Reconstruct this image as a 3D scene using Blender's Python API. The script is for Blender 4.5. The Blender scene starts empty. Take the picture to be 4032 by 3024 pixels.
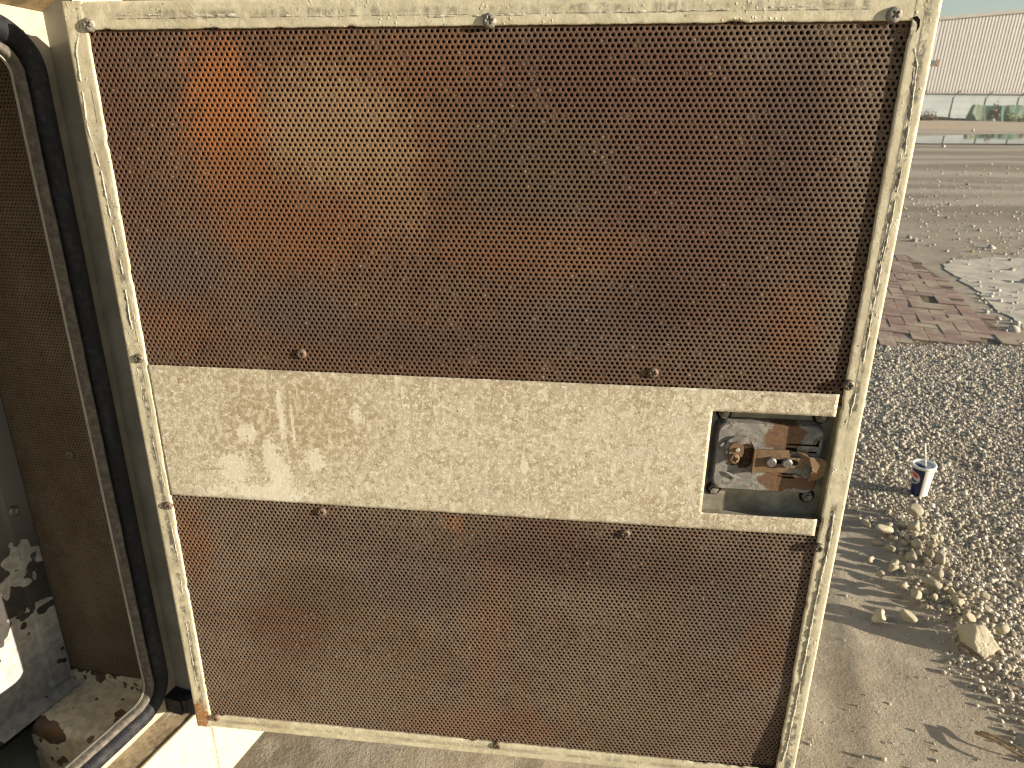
import bpy, bmesh, math, random
import numpy as np
from mathutils import Vector, Matrix, noise as mnoise

random.seed(7)
RNG = np.random.default_rng(7)
SC = bpy.context.scene
COL = SC.collection

# ------------------------------------------------------------------ camera
F_PX, PX_W = 2640.0, 4032.0
CAM_H = 1.35
_dn = np.array([1957 - 2016, F_PX ** 2 / (1512 - 400.0), F_PX]); _dn /= np.linalg.norm(_dn)
_up = -_dn
_fw = np.array([0, 0, 1.0]); _fw -= _up * (_fw @ _up); _fw /= np.linalg.norm(_fw)
_rt = np.cross(_fw, _up)
CM = np.array([_rt, _fw, _up])
cam_d = bpy.data.cameras.new("camera")
cam = bpy.data.objects.new("camera", cam_d); COL.objects.link(cam)
cam_d.sensor_width = 36.0
cam_d.lens = 36.0 * F_PX / PX_W
cam_d.clip_start, cam_d.clip_end = 0.02, 3000
mw = Matrix.Identity(4)
for i in range(3):
    mw[i][0], mw[i][1], mw[i][2] = CM[i][0], -CM[i][1], -CM[i][2]
mw[2][3] = CAM_H
cam.matrix_world = mw
cam_d.dof.use_dof = True
cam_d.dof.focus_distance = 0.66
cam_d.dof.aperture_fstop = 15.0
SC.camera = cam

# ------------------------------------------------------------------ sky, sun, exposure
SUN_EL, SUN_AZ = math.radians(12.0), math.radians(110.0)
world = bpy.data.worlds.new("World"); SC.world = world; world.use_nodes = True
wn = world.node_tree
sky = wn.nodes.new("ShaderNodeTexSky"); sky.sky_type = 'NISHITA'; sky.sun_disc = False
sky.sun_elevation, sky.sun_rotation = SUN_EL, SUN_AZ
sky.air_density, sky.dust_density, sky.ozone_density = 1.0, 1.4, 1.0
wn.links.new(sky.outputs[0], wn.nodes["Background"].inputs[0])
wn.nodes["Background"].inputs[1].default_value = 0.06
sun_d = bpy.data.lights.new("sun", 'SUN'); sun_d.energy = 5.0; sun_d.angle = math.radians(0.5)
sun_d.color = (1.0, 0.875, 0.70)
sun = bpy.data.objects.new("sun", sun_d); COL.objects.link(sun)
to_sun = Vector((math.cos(SUN_EL) * math.sin(SUN_AZ), math.cos(SUN_EL) * math.cos(SUN_AZ), math.sin(SUN_EL)))
sun.rotation_euler = to_sun.to_track_quat('Z', 'Y').to_euler()
sun.location = (8, -3, 6)
SC.view_settings.view_transform = 'Standard'
SC.view_settings.look = 'None'
SC.view_settings.gamma = 1.0
SC.view_settings.use_curve_mapping = False
SC.view_settings.exposure = 1.32
SC.cycles.filter_width = 1.2

# ------------------------------------------------------------------ frames of reference
D0 = np.array([-0.414369, 0.694334, 1.430545])          # top left front corner of the door
EX = np.array([0.994172, -0.107481, 0.008384])
EY = np.array([0.001523, -0.063767, -0.997964])
EN = np.array([0.107796, 0.99216, -0.063231])
MS = np.array([0.323553, 0.944316, -0.059845])           # along the enclosure side, away
MO = np.array([0.946209, -0.322803, 0.02207])            # outward from the side
MU = np.array([-0.001523, 0.063767, 0.997964])
DW, DH = 0.76, 0.847


def mat4(X, Y, Z, T):
    m = Matrix.Identity(4)
    for i in range(3):
        m[i][0], m[i][1], m[i][2], m[i][3] = X[i], Y[i], Z[i], T[i]
    return m


DOOR_M = mat4(EX, EN, -EY, D0 + EY * DH)                 # x right, y away, z up; z = DH - v
ENC_BASE = -1.0
ENC_M = mat4(MO, MS, MU, D0 + MU * ENC_BASE)             # x out, y away, z up; z = up + 1


# ------------------------------------------------------------------ object helpers
def mesh_np(name, verts, faces_list):
    """faces_list: list of (k, array) of polygons with k corners"""
    me = bpy.data.meshes.new(name)
    verts = np.asarray(verts, np.float32)
    me.vertices.add(len(verts)); me.vertices.foreach_set("co", verts.ravel())
    loops, starts, mats = [], [], []
    pos = 0
    for k, arr, mi in faces_list:
        arr = np.asarray(arr, np.int32).reshape(-1, k)
        loops.append(arr.ravel()); starts.append(pos + np.arange(len(arr)) * k)
        mats.append(np.full(len(arr), mi, np.int32)); pos += arr.size
    loops = np.concatenate(loops); starts = np.concatenate(starts).astype(np.int32); mats = np.concatenate(mats)
    me.loops.add(len(loops)); me.loops.foreach_set("vertex_index", loops)
    me.polygons.add(len(starts)); me.polygons.foreach_set("loop_start", starts)
    me.polygons.foreach_set("material_index", mats)
    me.update(calc_edges=True); me.validate()
    return me


def link(name, me, mats, parent=None, local=None, smooth=False):
    o = bpy.data.objects.new(name, me); COL.objects.link(o)
    for m in (mats if isinstance(mats, (list, tuple)) else [mats]):
        me.materials.append(m)
    if smooth:
        me.polygons.foreach_set("use_smooth", np.ones(len(me.polygons), bool))
    if parent is not None:
        o.parent = parent
    if local is not None:
        o.matrix_basis = local
    return o


def bm_obj(name, bm, mats, parent=None, local=None, smooth=False):
    me = bpy.data.meshes.new(name); bm.to_mesh(me); bm.free()
    return link(name, me, mats, parent, local, smooth)


def tag(o, label=None, cat=None, group=None, kind=None):
    if label: o["label"] = label
    if cat: o["category"] = cat
    if group: o["group"] = group
    if kind: o["kind"] = kind
    return o


def empty(name, m):
    o = bpy.data.objects.new(name, None); COL.objects.link(o); o.empty_display_size = 0.05
    o.matrix_world = m
    return o


def copy_obj(o, parent=None, local=None):
    c = o.copy(); COL.objects.link(c); c.parent = parent
    if local is not None: c.matrix_basis = local
    return c


def box(bm, x0, x1, y0, y1, z0, z1, mi=0):
    vs = [bm.verts.new(p) for p in ((x0, y0, z0), (x1, y0, z0), (x1, y1, z0), (x0, y1, z0), (x0, y0, z1), (x1, y0, z1), (x1, y1, z1), (x0, y1, z1))]
    for f in ((0, 3, 2, 1), (4, 5, 6, 7), (0, 1, 5, 4), (1, 2, 6, 5), (2, 3, 7, 6), (3, 0, 4, 7)):
        bm.faces.new([vs[i] for i in f]).material_index = mi
    return vs


def prism(bm, pts, y0, y1, mi=0):
    """polygon in x,z extruded along y (y0 = front, smaller)"""
    a = [bm.verts.new((p[0], y0, p[1])) for p in pts]
    b = [bm.verts.new((p[0], y1, p[1])) for p in pts]
    n = len(pts)
    bm.faces.new(a).material_index = mi; bm.faces.new(b[::-1]).material_index = mi
    for i in range(n):
        bm.faces.new((a[i], b[i], b[(i + 1) % n], a[(i + 1) % n])).material_index = mi
    return a, b


def prism_y(bm, pts, y0, y1):
    prism(bm, pts, y0, y1)


def bevel(bm, w, seg=2, ang=0.5):
    es = [e for e in bm.edges if len(e.link_faces) == 2 and e.calc_face_angle(0) > ang]
    if es: bmesh.ops.bevel(bm, geom=es, offset=w, segments=seg, affect='EDGES', profile=0.6)


def lathe(bm, prof, n=24, axis='z', c=(0, 0, 0), mi=0):
    rings = []
    for r, h in prof:
        ring = []
        for k in range(n):
            a = 2 * math.pi * k / n
            p = (r * math.cos(a), r * math.sin(a), h) if axis == 'z' else (r * math.cos(a), h, r * math.sin(a))
            ring.append(bm.verts.new((p[0] + c[0], p[1] + c[1], p[2] + c[2])))
        rings.append(ring)
    for a, b in zip(rings, rings[1:]):
        for k in range(n):
            f = bm.faces.new((a[k], a[(k + 1) % n], b[(k + 1) % n], b[k])); f.material_index = mi
    for ring, rev in ((rings[0], True), (rings[-1], False)):
        f = bm.faces.new(ring[::-1] if rev else ring); f.material_index = mi
    return rings


def tube(bm, pts, rad, n=8, mi=0, closed=False):
    pts = [Vector(p) for p in pts]
    rings = []
    for i, p in enumerate(pts):
        if closed:
            t = pts[(i + 1) % len(pts)] - pts[i - 1]
        else:
            t = pts[min(i + 1, len(pts) - 1)] - pts[max(i - 1, 0)]
        t.normalize()
        up = Vector((0, 0, 1)) if abs(t.z) < 0.9 else Vector((1, 0, 0))
        a = t.cross(up).normalized(); b = a.cross(t)
        r = rad[i] if hasattr(rad, '__len__') else rad
        rings.append([bm.verts.new(p + a * r * math.cos(2 * math.pi * k / n) + b * r * math.sin(2 * math.pi * k / n)) for k in range(n)])
    m = len(rings)
    for i in range(m if closed else m - 1):
        A, B = rings[i], rings[(i + 1) % m]
        for k in range(n):
            bm.faces.new((A[k], A[(k + 1) % n], B[(k + 1) % n], B[k])).material_index = mi
    if not closed:
        bm.faces.new(rings[0][::-1]).material_index = mi; bm.faces.new(rings[-1]).material_index = mi


# value noise
_LAT = RNG.random((256, 256))


def vnoise(x, y):
    x = np.asarray(x, float); y = np.asarray(y, float)
    xi = np.floor(x).astype(int); yi = np.floor(y).astype(int)
    fx, fy = x - xi, y - yi
    fx = fx * fx * (3 - 2 * fx); fy = fy * fy * (3 - 2 * fy)
    g = lambda i, j: _LAT[(xi + i) % 256, (yi + j) % 256]
    return (g(0, 0) * (1 - fx) + g(1, 0) * fx) * (1 - fy) + (g(0, 1) * (1 - fx) + g(1, 1) * fx) * fy


def fbm(x, y, oct=4, gain=0.5):
    s, a, t = 0, 1, 0
    for k in range(oct):
        s = s + a * (vnoise(x * 2 ** k + 17.3 * k, y * 2 ** k + 5.1 * k) - 0.5); t += a; a *= gain
    return s / t


def sstep(a, b, x):
    t = np.clip((np.asarray(x, float) - a) / (b - a), 0, 1)
    return t * t * (3 - 2 * t)


# ------------------------------------------------------------------ material helpers
class NB:
    def __init__(s, name, rough=0.6, spec=0.3, metal=0.0):
        s.m = bpy.data.materials.new(name); s.m.use_nodes = True
        s.nt = s.m.node_tree; s.b = s.nt.nodes["Principled BSDF"]
        s.b.inputs["Roughness"].default_value = rough
        s.b.inputs["Specular IOR Level"].default_value = spec
        s.b.inputs["Metallic"].default_value = metal
        s._co = None

    def n(s, t, **kw):
        x = s.nt.nodes.new(t)
        for k, v in kw.items(): setattr(x, k, v)
        return x

    def set(s, sock, v):
        if v is None: return
        if hasattr(v, "is_output") or isinstance(v, bpy.types.NodeSocket):
            s.nt.links.new(v, sock)
        elif isinstance(v, (tuple, list)) and len(v) == 3 and sock.type == 'RGBA':
            sock.default_value = (*v, 1)
        else:
            sock.default_value = v

    def co(s):
        if s._co is None: s._co = s.n("ShaderNodeTexCoord").outputs["Object"]
        return s._co

    def scaled(s, sc, off=(0, 0, 0), rot=(0, 0, 0)):
        x = s.n("ShaderNodeMapping"); s.set(x.inputs[0], s.co())
        x.inputs["Scale"].default_value = sc; x.inputs["Location"].default_value = off; x.inputs["Rotation"].default_value = rot
        return x.outputs[0]

    def noise(s, scale, detail=3, rough=0.55, vec=None, dist=0.0):
        x = s.n("ShaderNodeTexNoise"); s.set(x.inputs["Vector"], vec or s.co())
        x.inputs["Scale"].default_value = scale; x.inputs["Detail"].default_value = detail
        x.inputs["Roughness"].default_value = rough; x.inputs["Distortion"].default_value = dist
        return x.outputs["Fac"]

    def voro(s, scale, feature='F1', vec=None, rand=1.0, out="Distance"):
        x = s.n("ShaderNodeTexVoronoi", feature=feature); s.set(x.inputs["Vector"], vec or s.co())
        x.inputs["Scale"].default_value = scale; x.inputs["Randomness"].default_value = rand
        return x.outputs[out]

    def math(s, op, a, b=None, c=None, clamp=False):
        x = s.n("ShaderNodeMath", operation=op, use_clamp=clamp)
        s.set(x.inputs[0], a); s.set(x.inputs[1], b); s.set(x.inputs[2], c)
        return x.outputs[0]

    def step(s, v, a, b, lo=0.0, hi=1.0):
        x = s.n("ShaderNodeMapRange", interpolation_type='SMOOTHSTEP'); s.set(x.inputs[0], v)
        for i, q in zip((1, 2, 3, 4), (a, b, lo, hi)): x.inputs[i].default_value = q
        return x.outputs[0]

    def mix(s, a, b, f, blend='MIX'):
        x = s.n("ShaderNodeMix", data_type='RGBA', blend_type=blend)
        s.set(x.inputs[0], f); s.set(x.inputs[6], a); s.set(x.inputs[7], b)
        return x.outputs[2]

    def ramp(s, f, stops):
        x = s.n("ShaderNodeValToRGB"); s.set(x.inputs[0], f); e = x.color_ramp.elements
        while len(e) < len(stops): e.new(0.5)
        for el, (p, c) in zip(e, stops): el.position = p; el.color = (*c, 1) if len(c) == 3 else c
        return x.outputs[0]

    def sep(s):
        x = s.n("ShaderNodeSeparateXYZ"); s.set(x.inputs[0], s.co()); return x.outputs

    def blob(s, cx, cz, rx, rz, nz=None, k=0.8, lo=1.15, hi=0.25):
        """soft patch round (cx, cz) in the x-z plane of the object, its edge broken by noise"""
        x = s.n("ShaderNodeMapping"); s.set(x.inputs[0], s.co())
        x.inputs["Scale"].default_value = (1 / rx, 0, 1 / rz); x.inputs["Location"].default_value = (-cx / rx, 0, -cz / rz)
        l = s.n("ShaderNodeVectorMath", operation='LENGTH'); s.set(l.inputs[0], x.outputs[0])
        d = l.outputs["Value"]
        if nz is not None: d = s.math('MULTIPLY_ADD', s.math('SUBTRACT', nz, 0.5), k, d)
        return s.step(d, lo, hi)

    def bump(s, h, strength=0.3, dist=0.001, chain=None):
        x = s.n("ShaderNodeBump"); x.inputs["Strength"].default_value = strength; x.inputs["Distance"].default_value = dist
        s.set(x.inputs["Height"], h)
        if chain is not None: s.set(x.inputs["Normal"], chain)
        return x.outputs[0]

    def done(s, color=None, normal=None, rough=None):
        if color is not None: s.set(s.b.inputs["Base Color"], color)
        if normal is not None: s.set(s.b.inputs["Normal"], normal)
        if rough is not None: s.set(s.b.inputs["Roughness"], rough)
        return s.m


CREAM, CREAM2, TAN, GRIME, PALE = (0.54, 0.50, 0.37), (0.43, 0.395, 0.28), (0.335, 0.275, 0.175), (0.085, 0.080, 0.066), (0.72, 0.69, 0.57)


def mat_frame():
    """cream paint of the door frame, with grime along the old sealant lines"""
    s = NB("frame_paint", 0.62, 0.25)
    n1, n2, n3 = s.noise(14, 5), s.noise(70, 4, 0.65), s.noise(420, 3, 0.6)
    stretch = s.noise(1.0, 4, 0.6, s.scaled((160, 160, 26)))
    c = s.mix(CREAM, CREAM2, s.step(n2, 0.36, 0.62))
    c = s.mix(c, TAN, s.math('MULTIPLY', s.step(n1, 0.50, 0.70), 0.5))
    c = s.mix(c, (0.27, 0.245, 0.18), s.math('MULTIPLY', s.step(s.math('ADD', s.math('MULTIPLY', s.noise(34, 5, 0.65), 0.6), s.math('MULTIPLY', n3, 0.4)), 0.52, 0.62), 0.55))
    c = s.mix(c, PALE, s.math('MULTIPLY', s.step(n3, 0.6, 0.75), 0.55))
    sx, sy, sz = s.sep()
    # grime bands that follow the rubber seal's contact line on both stiles and the top rail
    band = lambda coord, ctr, w, nz: s.step(s.math('MULTIPLY_ADD', s.math('SUBTRACT', nz, 0.5), w * 2.6, s.math('ABSOLUTE', s.math('SUBTRACT', coord, ctr))), w, w * 0.25)
    wob = s.math('MULTIPLY_ADD', s.math('SUBTRACT', s.noise(6, 2), 0.5), 0.006, sx)
    gr = s.math('ADD', s.math('MULTIPLY', s.noise(130, 5, 0.7), 0.6), s.math('MULTIPLY', s.noise(30, 3), 0.4))
    gm = s.step(gr, 0.42, 0.56)
    br = s.math('MAXIMUM', s.math('MULTIPLY', band(wob, 0.7495, 0.0050, n2), gm), s.math('MULTIPLY', band(wob, 0.7470, 0.0010, n2), 0.85))
    br = s.math('MULTIPLY', br, s.step(s.math('ABSOLUTE', s.math('SUBTRACT', sz, 0.424)), 0.036, 0.048))
    bl = s.math('MULTIPLY', band(wob, 0.0125, 0.0045, n2), s.math('MULTIPLY', gm, s.step(sz, 0.80, 0.55)))
    bl = s.math('MAXIMUM', bl, s.math('MULTIPLY', s.math('MULTIPLY', band(wob, 0.0155, 0.0009, n2), 0.8), s.step(s.noise(22, 3), 0.46, 0.56)))
    bt = s.math('MAXIMUM', s.math('MULTIPLY', band(sz, 0.8320, 0.0008, n2), 0.9), s.math('MULTIPLY', band(sz, 0.8355, 0.0045, n2), s.math('MULTIPLY', gm, 0.65)))
    bt = s.math('MULTIPLY', s.math('MULTIPLY', bt, s.step(stretch, 0.36, 0.58)), s.math('MULTIPLY', s.step(sz, 0.8245, 0.8262), s.step(s.math('ABSOLUTE', s.math('SUBTRACT', sx, 0.375)), 0.335, 0.325)))
    bb = s.math('MULTIPLY', band(sz, 0.0125, 0.0040, n2), s.math('MULTIPLY', s.math('MULTIPLY', gm, 0.5), s.math('MULTIPLY', s.step(sz, 0.0225, 0.0205), s.step(s.math('ABSOLUTE', s.math('SUBTRACT', sx, 0.38)), 0.35, 0.34))))
    g = s.math('MAXIMUM', s.math('MAXIMUM', br, bb), s.math('MAXIMUM', bl, bt))
    c = s.mix(c, GRIME, s.math('MULTIPLY', g, 0.9))
    v = s.voro(120); v2 = s.voro(47)
    pit = s.math('MULTIPLY', s.step(v, 0.16, 0.09), s.step(s.noise(30, 2), 0.5, 0.62))
    c = s.mix(c, (0.10, 0.085, 0.06), s.math('MULTIPLY', pit, 0.75))
    # rusted lower hinge corner
    rc = s.blob(0.006, 0.018, 0.016, 0.026, s.noise(90, 4), 1.3, 1.0, 0.75)
    c = s.mix(c, s.mix((0.27, 0.115, 0.035), (0.30, 0.25, 0.17), s.step(s.noise(260, 4, 0.7), 0.48, 0.6)), rc)
    bub = s.math('MULTIPLY', s.step(s.voro(210), 0.30, 0.0), s.step(s.noise(16, 3), 0.5, 0.62))
    h = s.math('ADD', s.math('ADD', s.math('MULTIPLY', n3, 0.5), s.math('MULTIPLY', bub, 1.3)), s.math('ADD', n2, s.math('MULTIPLY', s.step(v2, 0.25, 0.0), 0.5)))
    return s.done(c, s.bump(h, 0.45, 0.0010), s.step(n2, 0.3, 0.7, 0.5, 0.75))


def mat_bar():
    """dirt-smeared cream panel across the middle of the door"""
    s = NB("bar_paint", 0.6, 0.3)
    n0, n1, n2, n3 = s.noise(5, 3), s.noise(26, 5, 0.62), s.noise(95, 5, 0.68), s.noise(380, 3, 0.6)
    run = s.noise(1.0, 4, 0.6, s.scaled((70, 70, 16)))
    smear = s.noise(1.0, 3, 0.6, s.scaled((120, 120, 34), rot=(0, 0.9, 0)))
    nf = s.noise(150, 6, 0.78); ng = s.noise(260, 5, 0.75, dist=0.6); nh = s.noise(85, 6, 0.74, dist=0.8)
    c = s.mix((0.44, 0.405, 0.315), (0.35, 0.30, 0.215), s.step(s.math('ADD', s.math('MULTIPLY', n1, 0.5), s.math('MULTIPLY', n0, 0.5)), 0.42, 0.60))
    c = s.mix(c, (0.27, 0.215, 0.13), s.math('MULTIPLY', s.step(nh, 0.51, 0.565), 0.62))
    c = s.mix(c, (0.58, 0.54, 0.42), s.math('MULTIPLY', s.step(nf, 0.515, 0.56), 0.75))
    c = s.mix(c, (0.70, 0.665, 0.54), s.math('MULTIPLY', s.step(ng, 0.565, 0.60), 0.8))
    c = s.mix(c, (0.17, 0.135, 0.085), s.math('MULTIPLY', s.step(s.noise(330, 4, 0.7), 0.60, 0.65), 0.6))
    tanp = s.blob(0.185, 0.44, 0.11, 0.07, n1, 1.2)
    c = s.mix(c, (0.30, 0.235, 0.135), s.math('MULTIPLY', tanp, s.math('MULTIPLY_ADD', s.step(nf, 0.54, 0.44), 0.6, 0.2)))
    c = s.mix(c, (0.60, 0.56, 0.43), s.math('MULTIPLY', s.step(smear, 0.58, 0.66), 0.55))
    c = s.mix(c, PALE, s.math('MULTIPLY', s.step(run, 0.6, 0.72), 0.4))
    # splash of old white paint, lower left
    wn_ = s.math('ADD', s.math('MULTIPLY', n2, 0.5), s.math('MULTIPLY', s.noise(190, 5, 0.72), 0.5))
    w = None
    for (a, b, ra, rb, k) in ((0.135, 0.354, 0.060, 0.014, 3.8), (0.158, 0.375, 0.014, 0.036, 3.6), (0.148, 0.40, 0.009, 0.026, 3.6), (0.166, 0.45, 0.004, 0.035, 4.2), (0.178, 0.44, 0.002, 0.03, 4.4),
                              (0.124, 0.428, 0.012, 0.012, 3.0), (0.105, 0.385, 0.02, 0.020, 3.8), (0.20, 0.40, 0.012, 0.016, 4.6), (0.25, 0.455, 0.006, 0.010, 4.6), (0.43, 0.405, 0.004, 0.010, 4.0)):
        m_ = s.blob(a, b, ra, rb, wn_, k, 1.0, 0.8); w = m_ if w is None else s.math('MAXIMUM', w, m_)
    w = s.math('MULTIPLY', w, s.step(nf, 0.62, 0.42, 0.25, 0.85))
    c = s.mix(c, (0.67, 0.645, 0.54), w)
    sc = s.math('MULTIPLY', s.step(s.noise(1.0, 1, 0.4, s.scaled((700, 700, 20), rot=(0, 0.5, 0))), 0.69, 0.73), s.step(n1, 0.5, 0.6))
    c = s.mix(c, (0.25, 0.2, 0.13), s.math('MULTIPLY', sc, 0.6))
    v = s.voro(95)
    pit = s.math('MULTIPLY', s.step(v, 0.15, 0.07), s.step(s.noise(22, 2), 0.48, 0.6))
    c = s.mix(c, (0.13, 0.105, 0.065), s.math('MULTIPLY', pit, 0.8))
    sx, sy, sz = s.sep()
    edge = s.math('MULTIPLY', s.step(s.math('ABSOLUTE', s.math('SUBTRACT', sz, 0.423)), 0.070, 0.0785), s.step(n1, 0.42, 0.62))
    c = s.mix(c, (0.21, 0.18, 0.12), s.math('MULTIPLY', edge, 0.5))
    h = s.math('ADD', n2, s.math('MULTIPLY', n3, 0.6))
    h = s.math('SUBTRACT', h, s.math('MULTIPLY', pit, 0.6))
    return s.done(c, s.bump(h, 0.4, 0.0007), s.step(n1, 0.3, 0.7, 0.45, 0.7))


def mat_rust(name, blobs, base, alt, dark=1.0, spots=()):
    s = NB(name, 0.72, 0.25)
    n1, n2, n3 = s.noise(9, 4, 0.6), s.noise(48, 4, 0.62), s.noise(520, 3, 0.62)
    n4 = s.noise(210, 4, 0.7)
    mixn = s.math('ADD', s.math('MULTIPLY', n2, 0.35), s.math('ADD', s.math('MULTIPLY', n3, 0.25), s.math('MULTIPLY', n4, 0.40)))
    c = s.mix(base, alt, s.step(n1, 0.40, 0.62))
    c = s.mix(c, tuple(x * 0.6 for x in base), s.math('MULTIPLY', s.step(s.math('ADD', s.math('MULTIPLY', n2, 0.5), s.math('MULTIPLY', n4, 0.5)), 0.5, 0.64), 0.6))
    for (u, v, ru, rv, col, st, k) in blobs:
        m = s.blob(u, DH - v, ru, rv, mixn, k * 1.5, 1.2, 0.5)
        c = s.mix(c, col, s.math('MULTIPLY', m, st))
    c = s.mix(c, tuple(x * 0.45 for x in base), s.math('MULTIPLY', s.step(n3, 0.60, 0.72), 0.5))
    c = s.mix(c, tuple(min(1, x * 1.7) for x in alt), s.math('MULTIPLY', s.step(n3, 0.42, 0.30), 0.35))
    return s.done(c, s.bump(s.math('ADD', n3, s.math('MULTIPLY', n2, 0.5)), 0.35, 0.0004))


ORANGE, TANR, OBR, PGREY, REDB, OLIVE, GTAN = (0.255, 0.098, 0.033), (0.215, 0.140, 0.078), (0.150, 0.070, 0.033), (0.082, 0.062, 0.053), (0.082, 0.040, 0.027), (0.080, 0.056, 0.034), (0.135, 0.098, 0.066)
DKB = (0.055, 0.032, 0.025)
UP_BLOBS = [(0.225, 0.13, 0.15, 0.115, OBR, 0.75, 1.7), (0.245, 0.105, 0.085, 0.060, TANR, 0.85, 1.8), (0.142, 0.10, 0.040, 0.075, ORANGE, 0.80, 2.4), (0.150, 0.165, 0.035, 0.055, OBR, 0.8, 2.2),
            (0.205, 0.205, 0.075, 0.035, OBR, 0.75, 1.9), (0.300, 0.165, 0.035, 0.055, TANR, 0.40, 2.0), (0.072, 0.24, 0.05, 0.035, PGREY, 0.7, 1.2), (0.195, 0.285, 0.06, 0.028, PGREY, 0.6, 1.2),
            (0.06, 0.305, 0.05, 0.022, OBR, 0.45, 1.5), (0.48, 0.065, 0.16, 0.035, REDB, 0.7, 1.5), (0.57, 0.15, 0.10, 0.07, REDB, 0.7, 1.6), (0.44, 0.215, 0.12, 0.03, OBR, 0.5, 1.6),
            (0.60, 0.24, 0.06, 0.06, REDB, 0.65, 1.5), (0.44, 0.14, 0.09, 0.05, OLIVE, 0.6, 1.2), (0.66, 0.040, 0.08, 0.028, GTAN, 0.65, 2.2), (0.722, 0.12, 0.022, 0.13, GTAN, 0.75, 2.2),
            (0.685, 0.275, 0.035, 0.045, OBR, 0.55, 1.8), (0.720, 0.28, 0.018, 0.055, GTAN, 0.6, 1.9), (0.49, 0.29, 0.09, 0.03, PGREY, 0.55, 1.4), (0.655, 0.11, 0.035, 0.09, DKB, 0.6, 2.2), (0.55, 0.26, 0.05, 0.04, DKB, 0.45, 2.0),
            (0.035, 0.1, 0.02, 0.09, REDB, 0.5, 1.4), (0.34, 0.055, 0.08, 0.03, OBR, 0.5, 1.6), (0.31, 0.31, 0.12, 0.025, DKB, 0.35, 1.6)]
LO_BLOBS = [(0.44, 0.54, 0.10, 0.05, REDB, 0.6, 1.6), (0.036, 0.565, 0.03, 0.06, OBR, 0.55, 1.7), (0.385, 0.80, 0.12, 0.03, OBR, 0.35, 1.8), (0.19, 0.625, 0.07, 0.045, OLIVE, 0.7, 1.3),
            (0.14, 0.68, 0.06, 0.05, REDB, 0.5, 1.5), (0.66, 0.60, 0.05, 0.07, PGREY, 0.6, 1.5), (0.565, 0.755, 0.12, 0.045, GTAN, 0.55, 1.7), (0.352, 0.518, 0.012, 0.015, ORANGE, 0.6, 2.2),
            (0.33, 0.53, 0.09, 0.025, GTAN, 0.4, 1.8), (0.54, 0.555, 0.12, 0.035, DKB, 0.45, 1.6), (0.70, 0.66, 0.03, 0.06, OBR, 0.3, 1.6), (0.25, 0.76, 0.1, 0.06, GTAN, 0.5, 1.5), (0.39, 0.66, 0.03, 0.1, OBR, 0.3, 1.6),
            (0.722, 0.595, 0.015, 0.03, GTAN, 0.7, 2.4), (0.31, 0.60, 0.09, 0.05, PGREY, 0.5, 1.4), (0.28, 0.545, 0.2, 0.03, DKB, 0.35, 1.5)]
M_RUST_UP = mat_rust("rusted_mesh_upper", UP_BLOBS, (0.100, 0.058, 0.037), (0.112, 0.070, 0.046))
M_RUST_LO = mat_rust("rusted_mesh_lower", LO_BLOBS, (0.116, 0.078, 0.054), (0.138, 0.100, 0.073))
M_RUST_IN = mat_rust("dusty_mesh_inside", [], (0.115, 0.080, 0.048), (0.15, 0.112, 0.073))
M_FRAME, M_BAR = mat_frame(), mat_bar()


def simple(name, col, rough=0.6, spec=0.3, metal=0.0, nscale=60, var=0.25, bumps=0.2, bd=0.001, alt=None):
    s = NB(name, rough, spec, metal)
    n = s.noise(nscale, 4, 0.6)
    c = s.mix(tuple(x * (1 - var) for x in col), alt or tuple(min(1, x * (1 + var)) for x in col), s.step(n, 0.35, 0.65))
    return s.done(c, s.bump(s.noise(nscale * 4, 3), bumps, bd))


def mat_foam():
    s = NB("foam_liner", 0.95, 0.05)
    n = s.noise(130, 4, 0.6)
    return s.done(s.mix((0.012, 0.011, 0.010), (0.075, 0.07, 0.06), s.step(n, 0.45, 0.65)))


def mat_peel(name, paint, primer, t0, scale=14, rust=None, drip=False):
    s = NB(name, 0.55, 0.35)
    a = s.noise(scale, 4, 0.5, dist=0.4); b = s.noise(scale * 5, 3, 0.5)
    v = s.voro(scale * 4, 'SMOOTH_F1')
    f = s.math('ADD', s.math('MULTIPLY', a, 0.8), s.math('MULTIPLY', v, 0.25))
    sx, sy, sz = s.sep()
    if drip:   # bare primer shows between blobs of paint low down; higher up a coat of grey dust covers all
        f = s.math('ADD', f, s.math('ADD', s.step(sz, 0.27, 0.10, -0.03, 0.15), s.step(sz, 0.30, 0.42, 0.0, -0.30)))
    m = s.step(f, t0, t0 + 0.012)
    n3 = s.noise(240, 3)
    pr = s.mix(primer, tuple(x * 1.7 for x in primer), s.step(b, 0.3, 0.7))
    if rust: pr = s.mix(pr, rust, s.math('MULTIPLY', s.step(b, 0.5, 0.6), 0.8))
    pa = s.mix(paint, tuple(x * 0.74 for x in paint), s.step(b, 0.4, 0.62))
    pa = s.mix(pa, tuple(x * 0.5 for x in paint), s.math('MULTIPLY', s.step(s.noise(90, 4), 0.6, 0.72), 0.5))
    if drip: pr = s.mix(pr, (0.135, 0.13, 0.12), s.step(sz, 0.26, 0.42))
    c = s.mix(pr, pa, m)
    return s.done(c, s.bump(s.math('ADD', s.math('MULTIPLY', m, 1.2), s.math('MULTIPLY', n3, 0.3)), 0.5, 0.0008))


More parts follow.
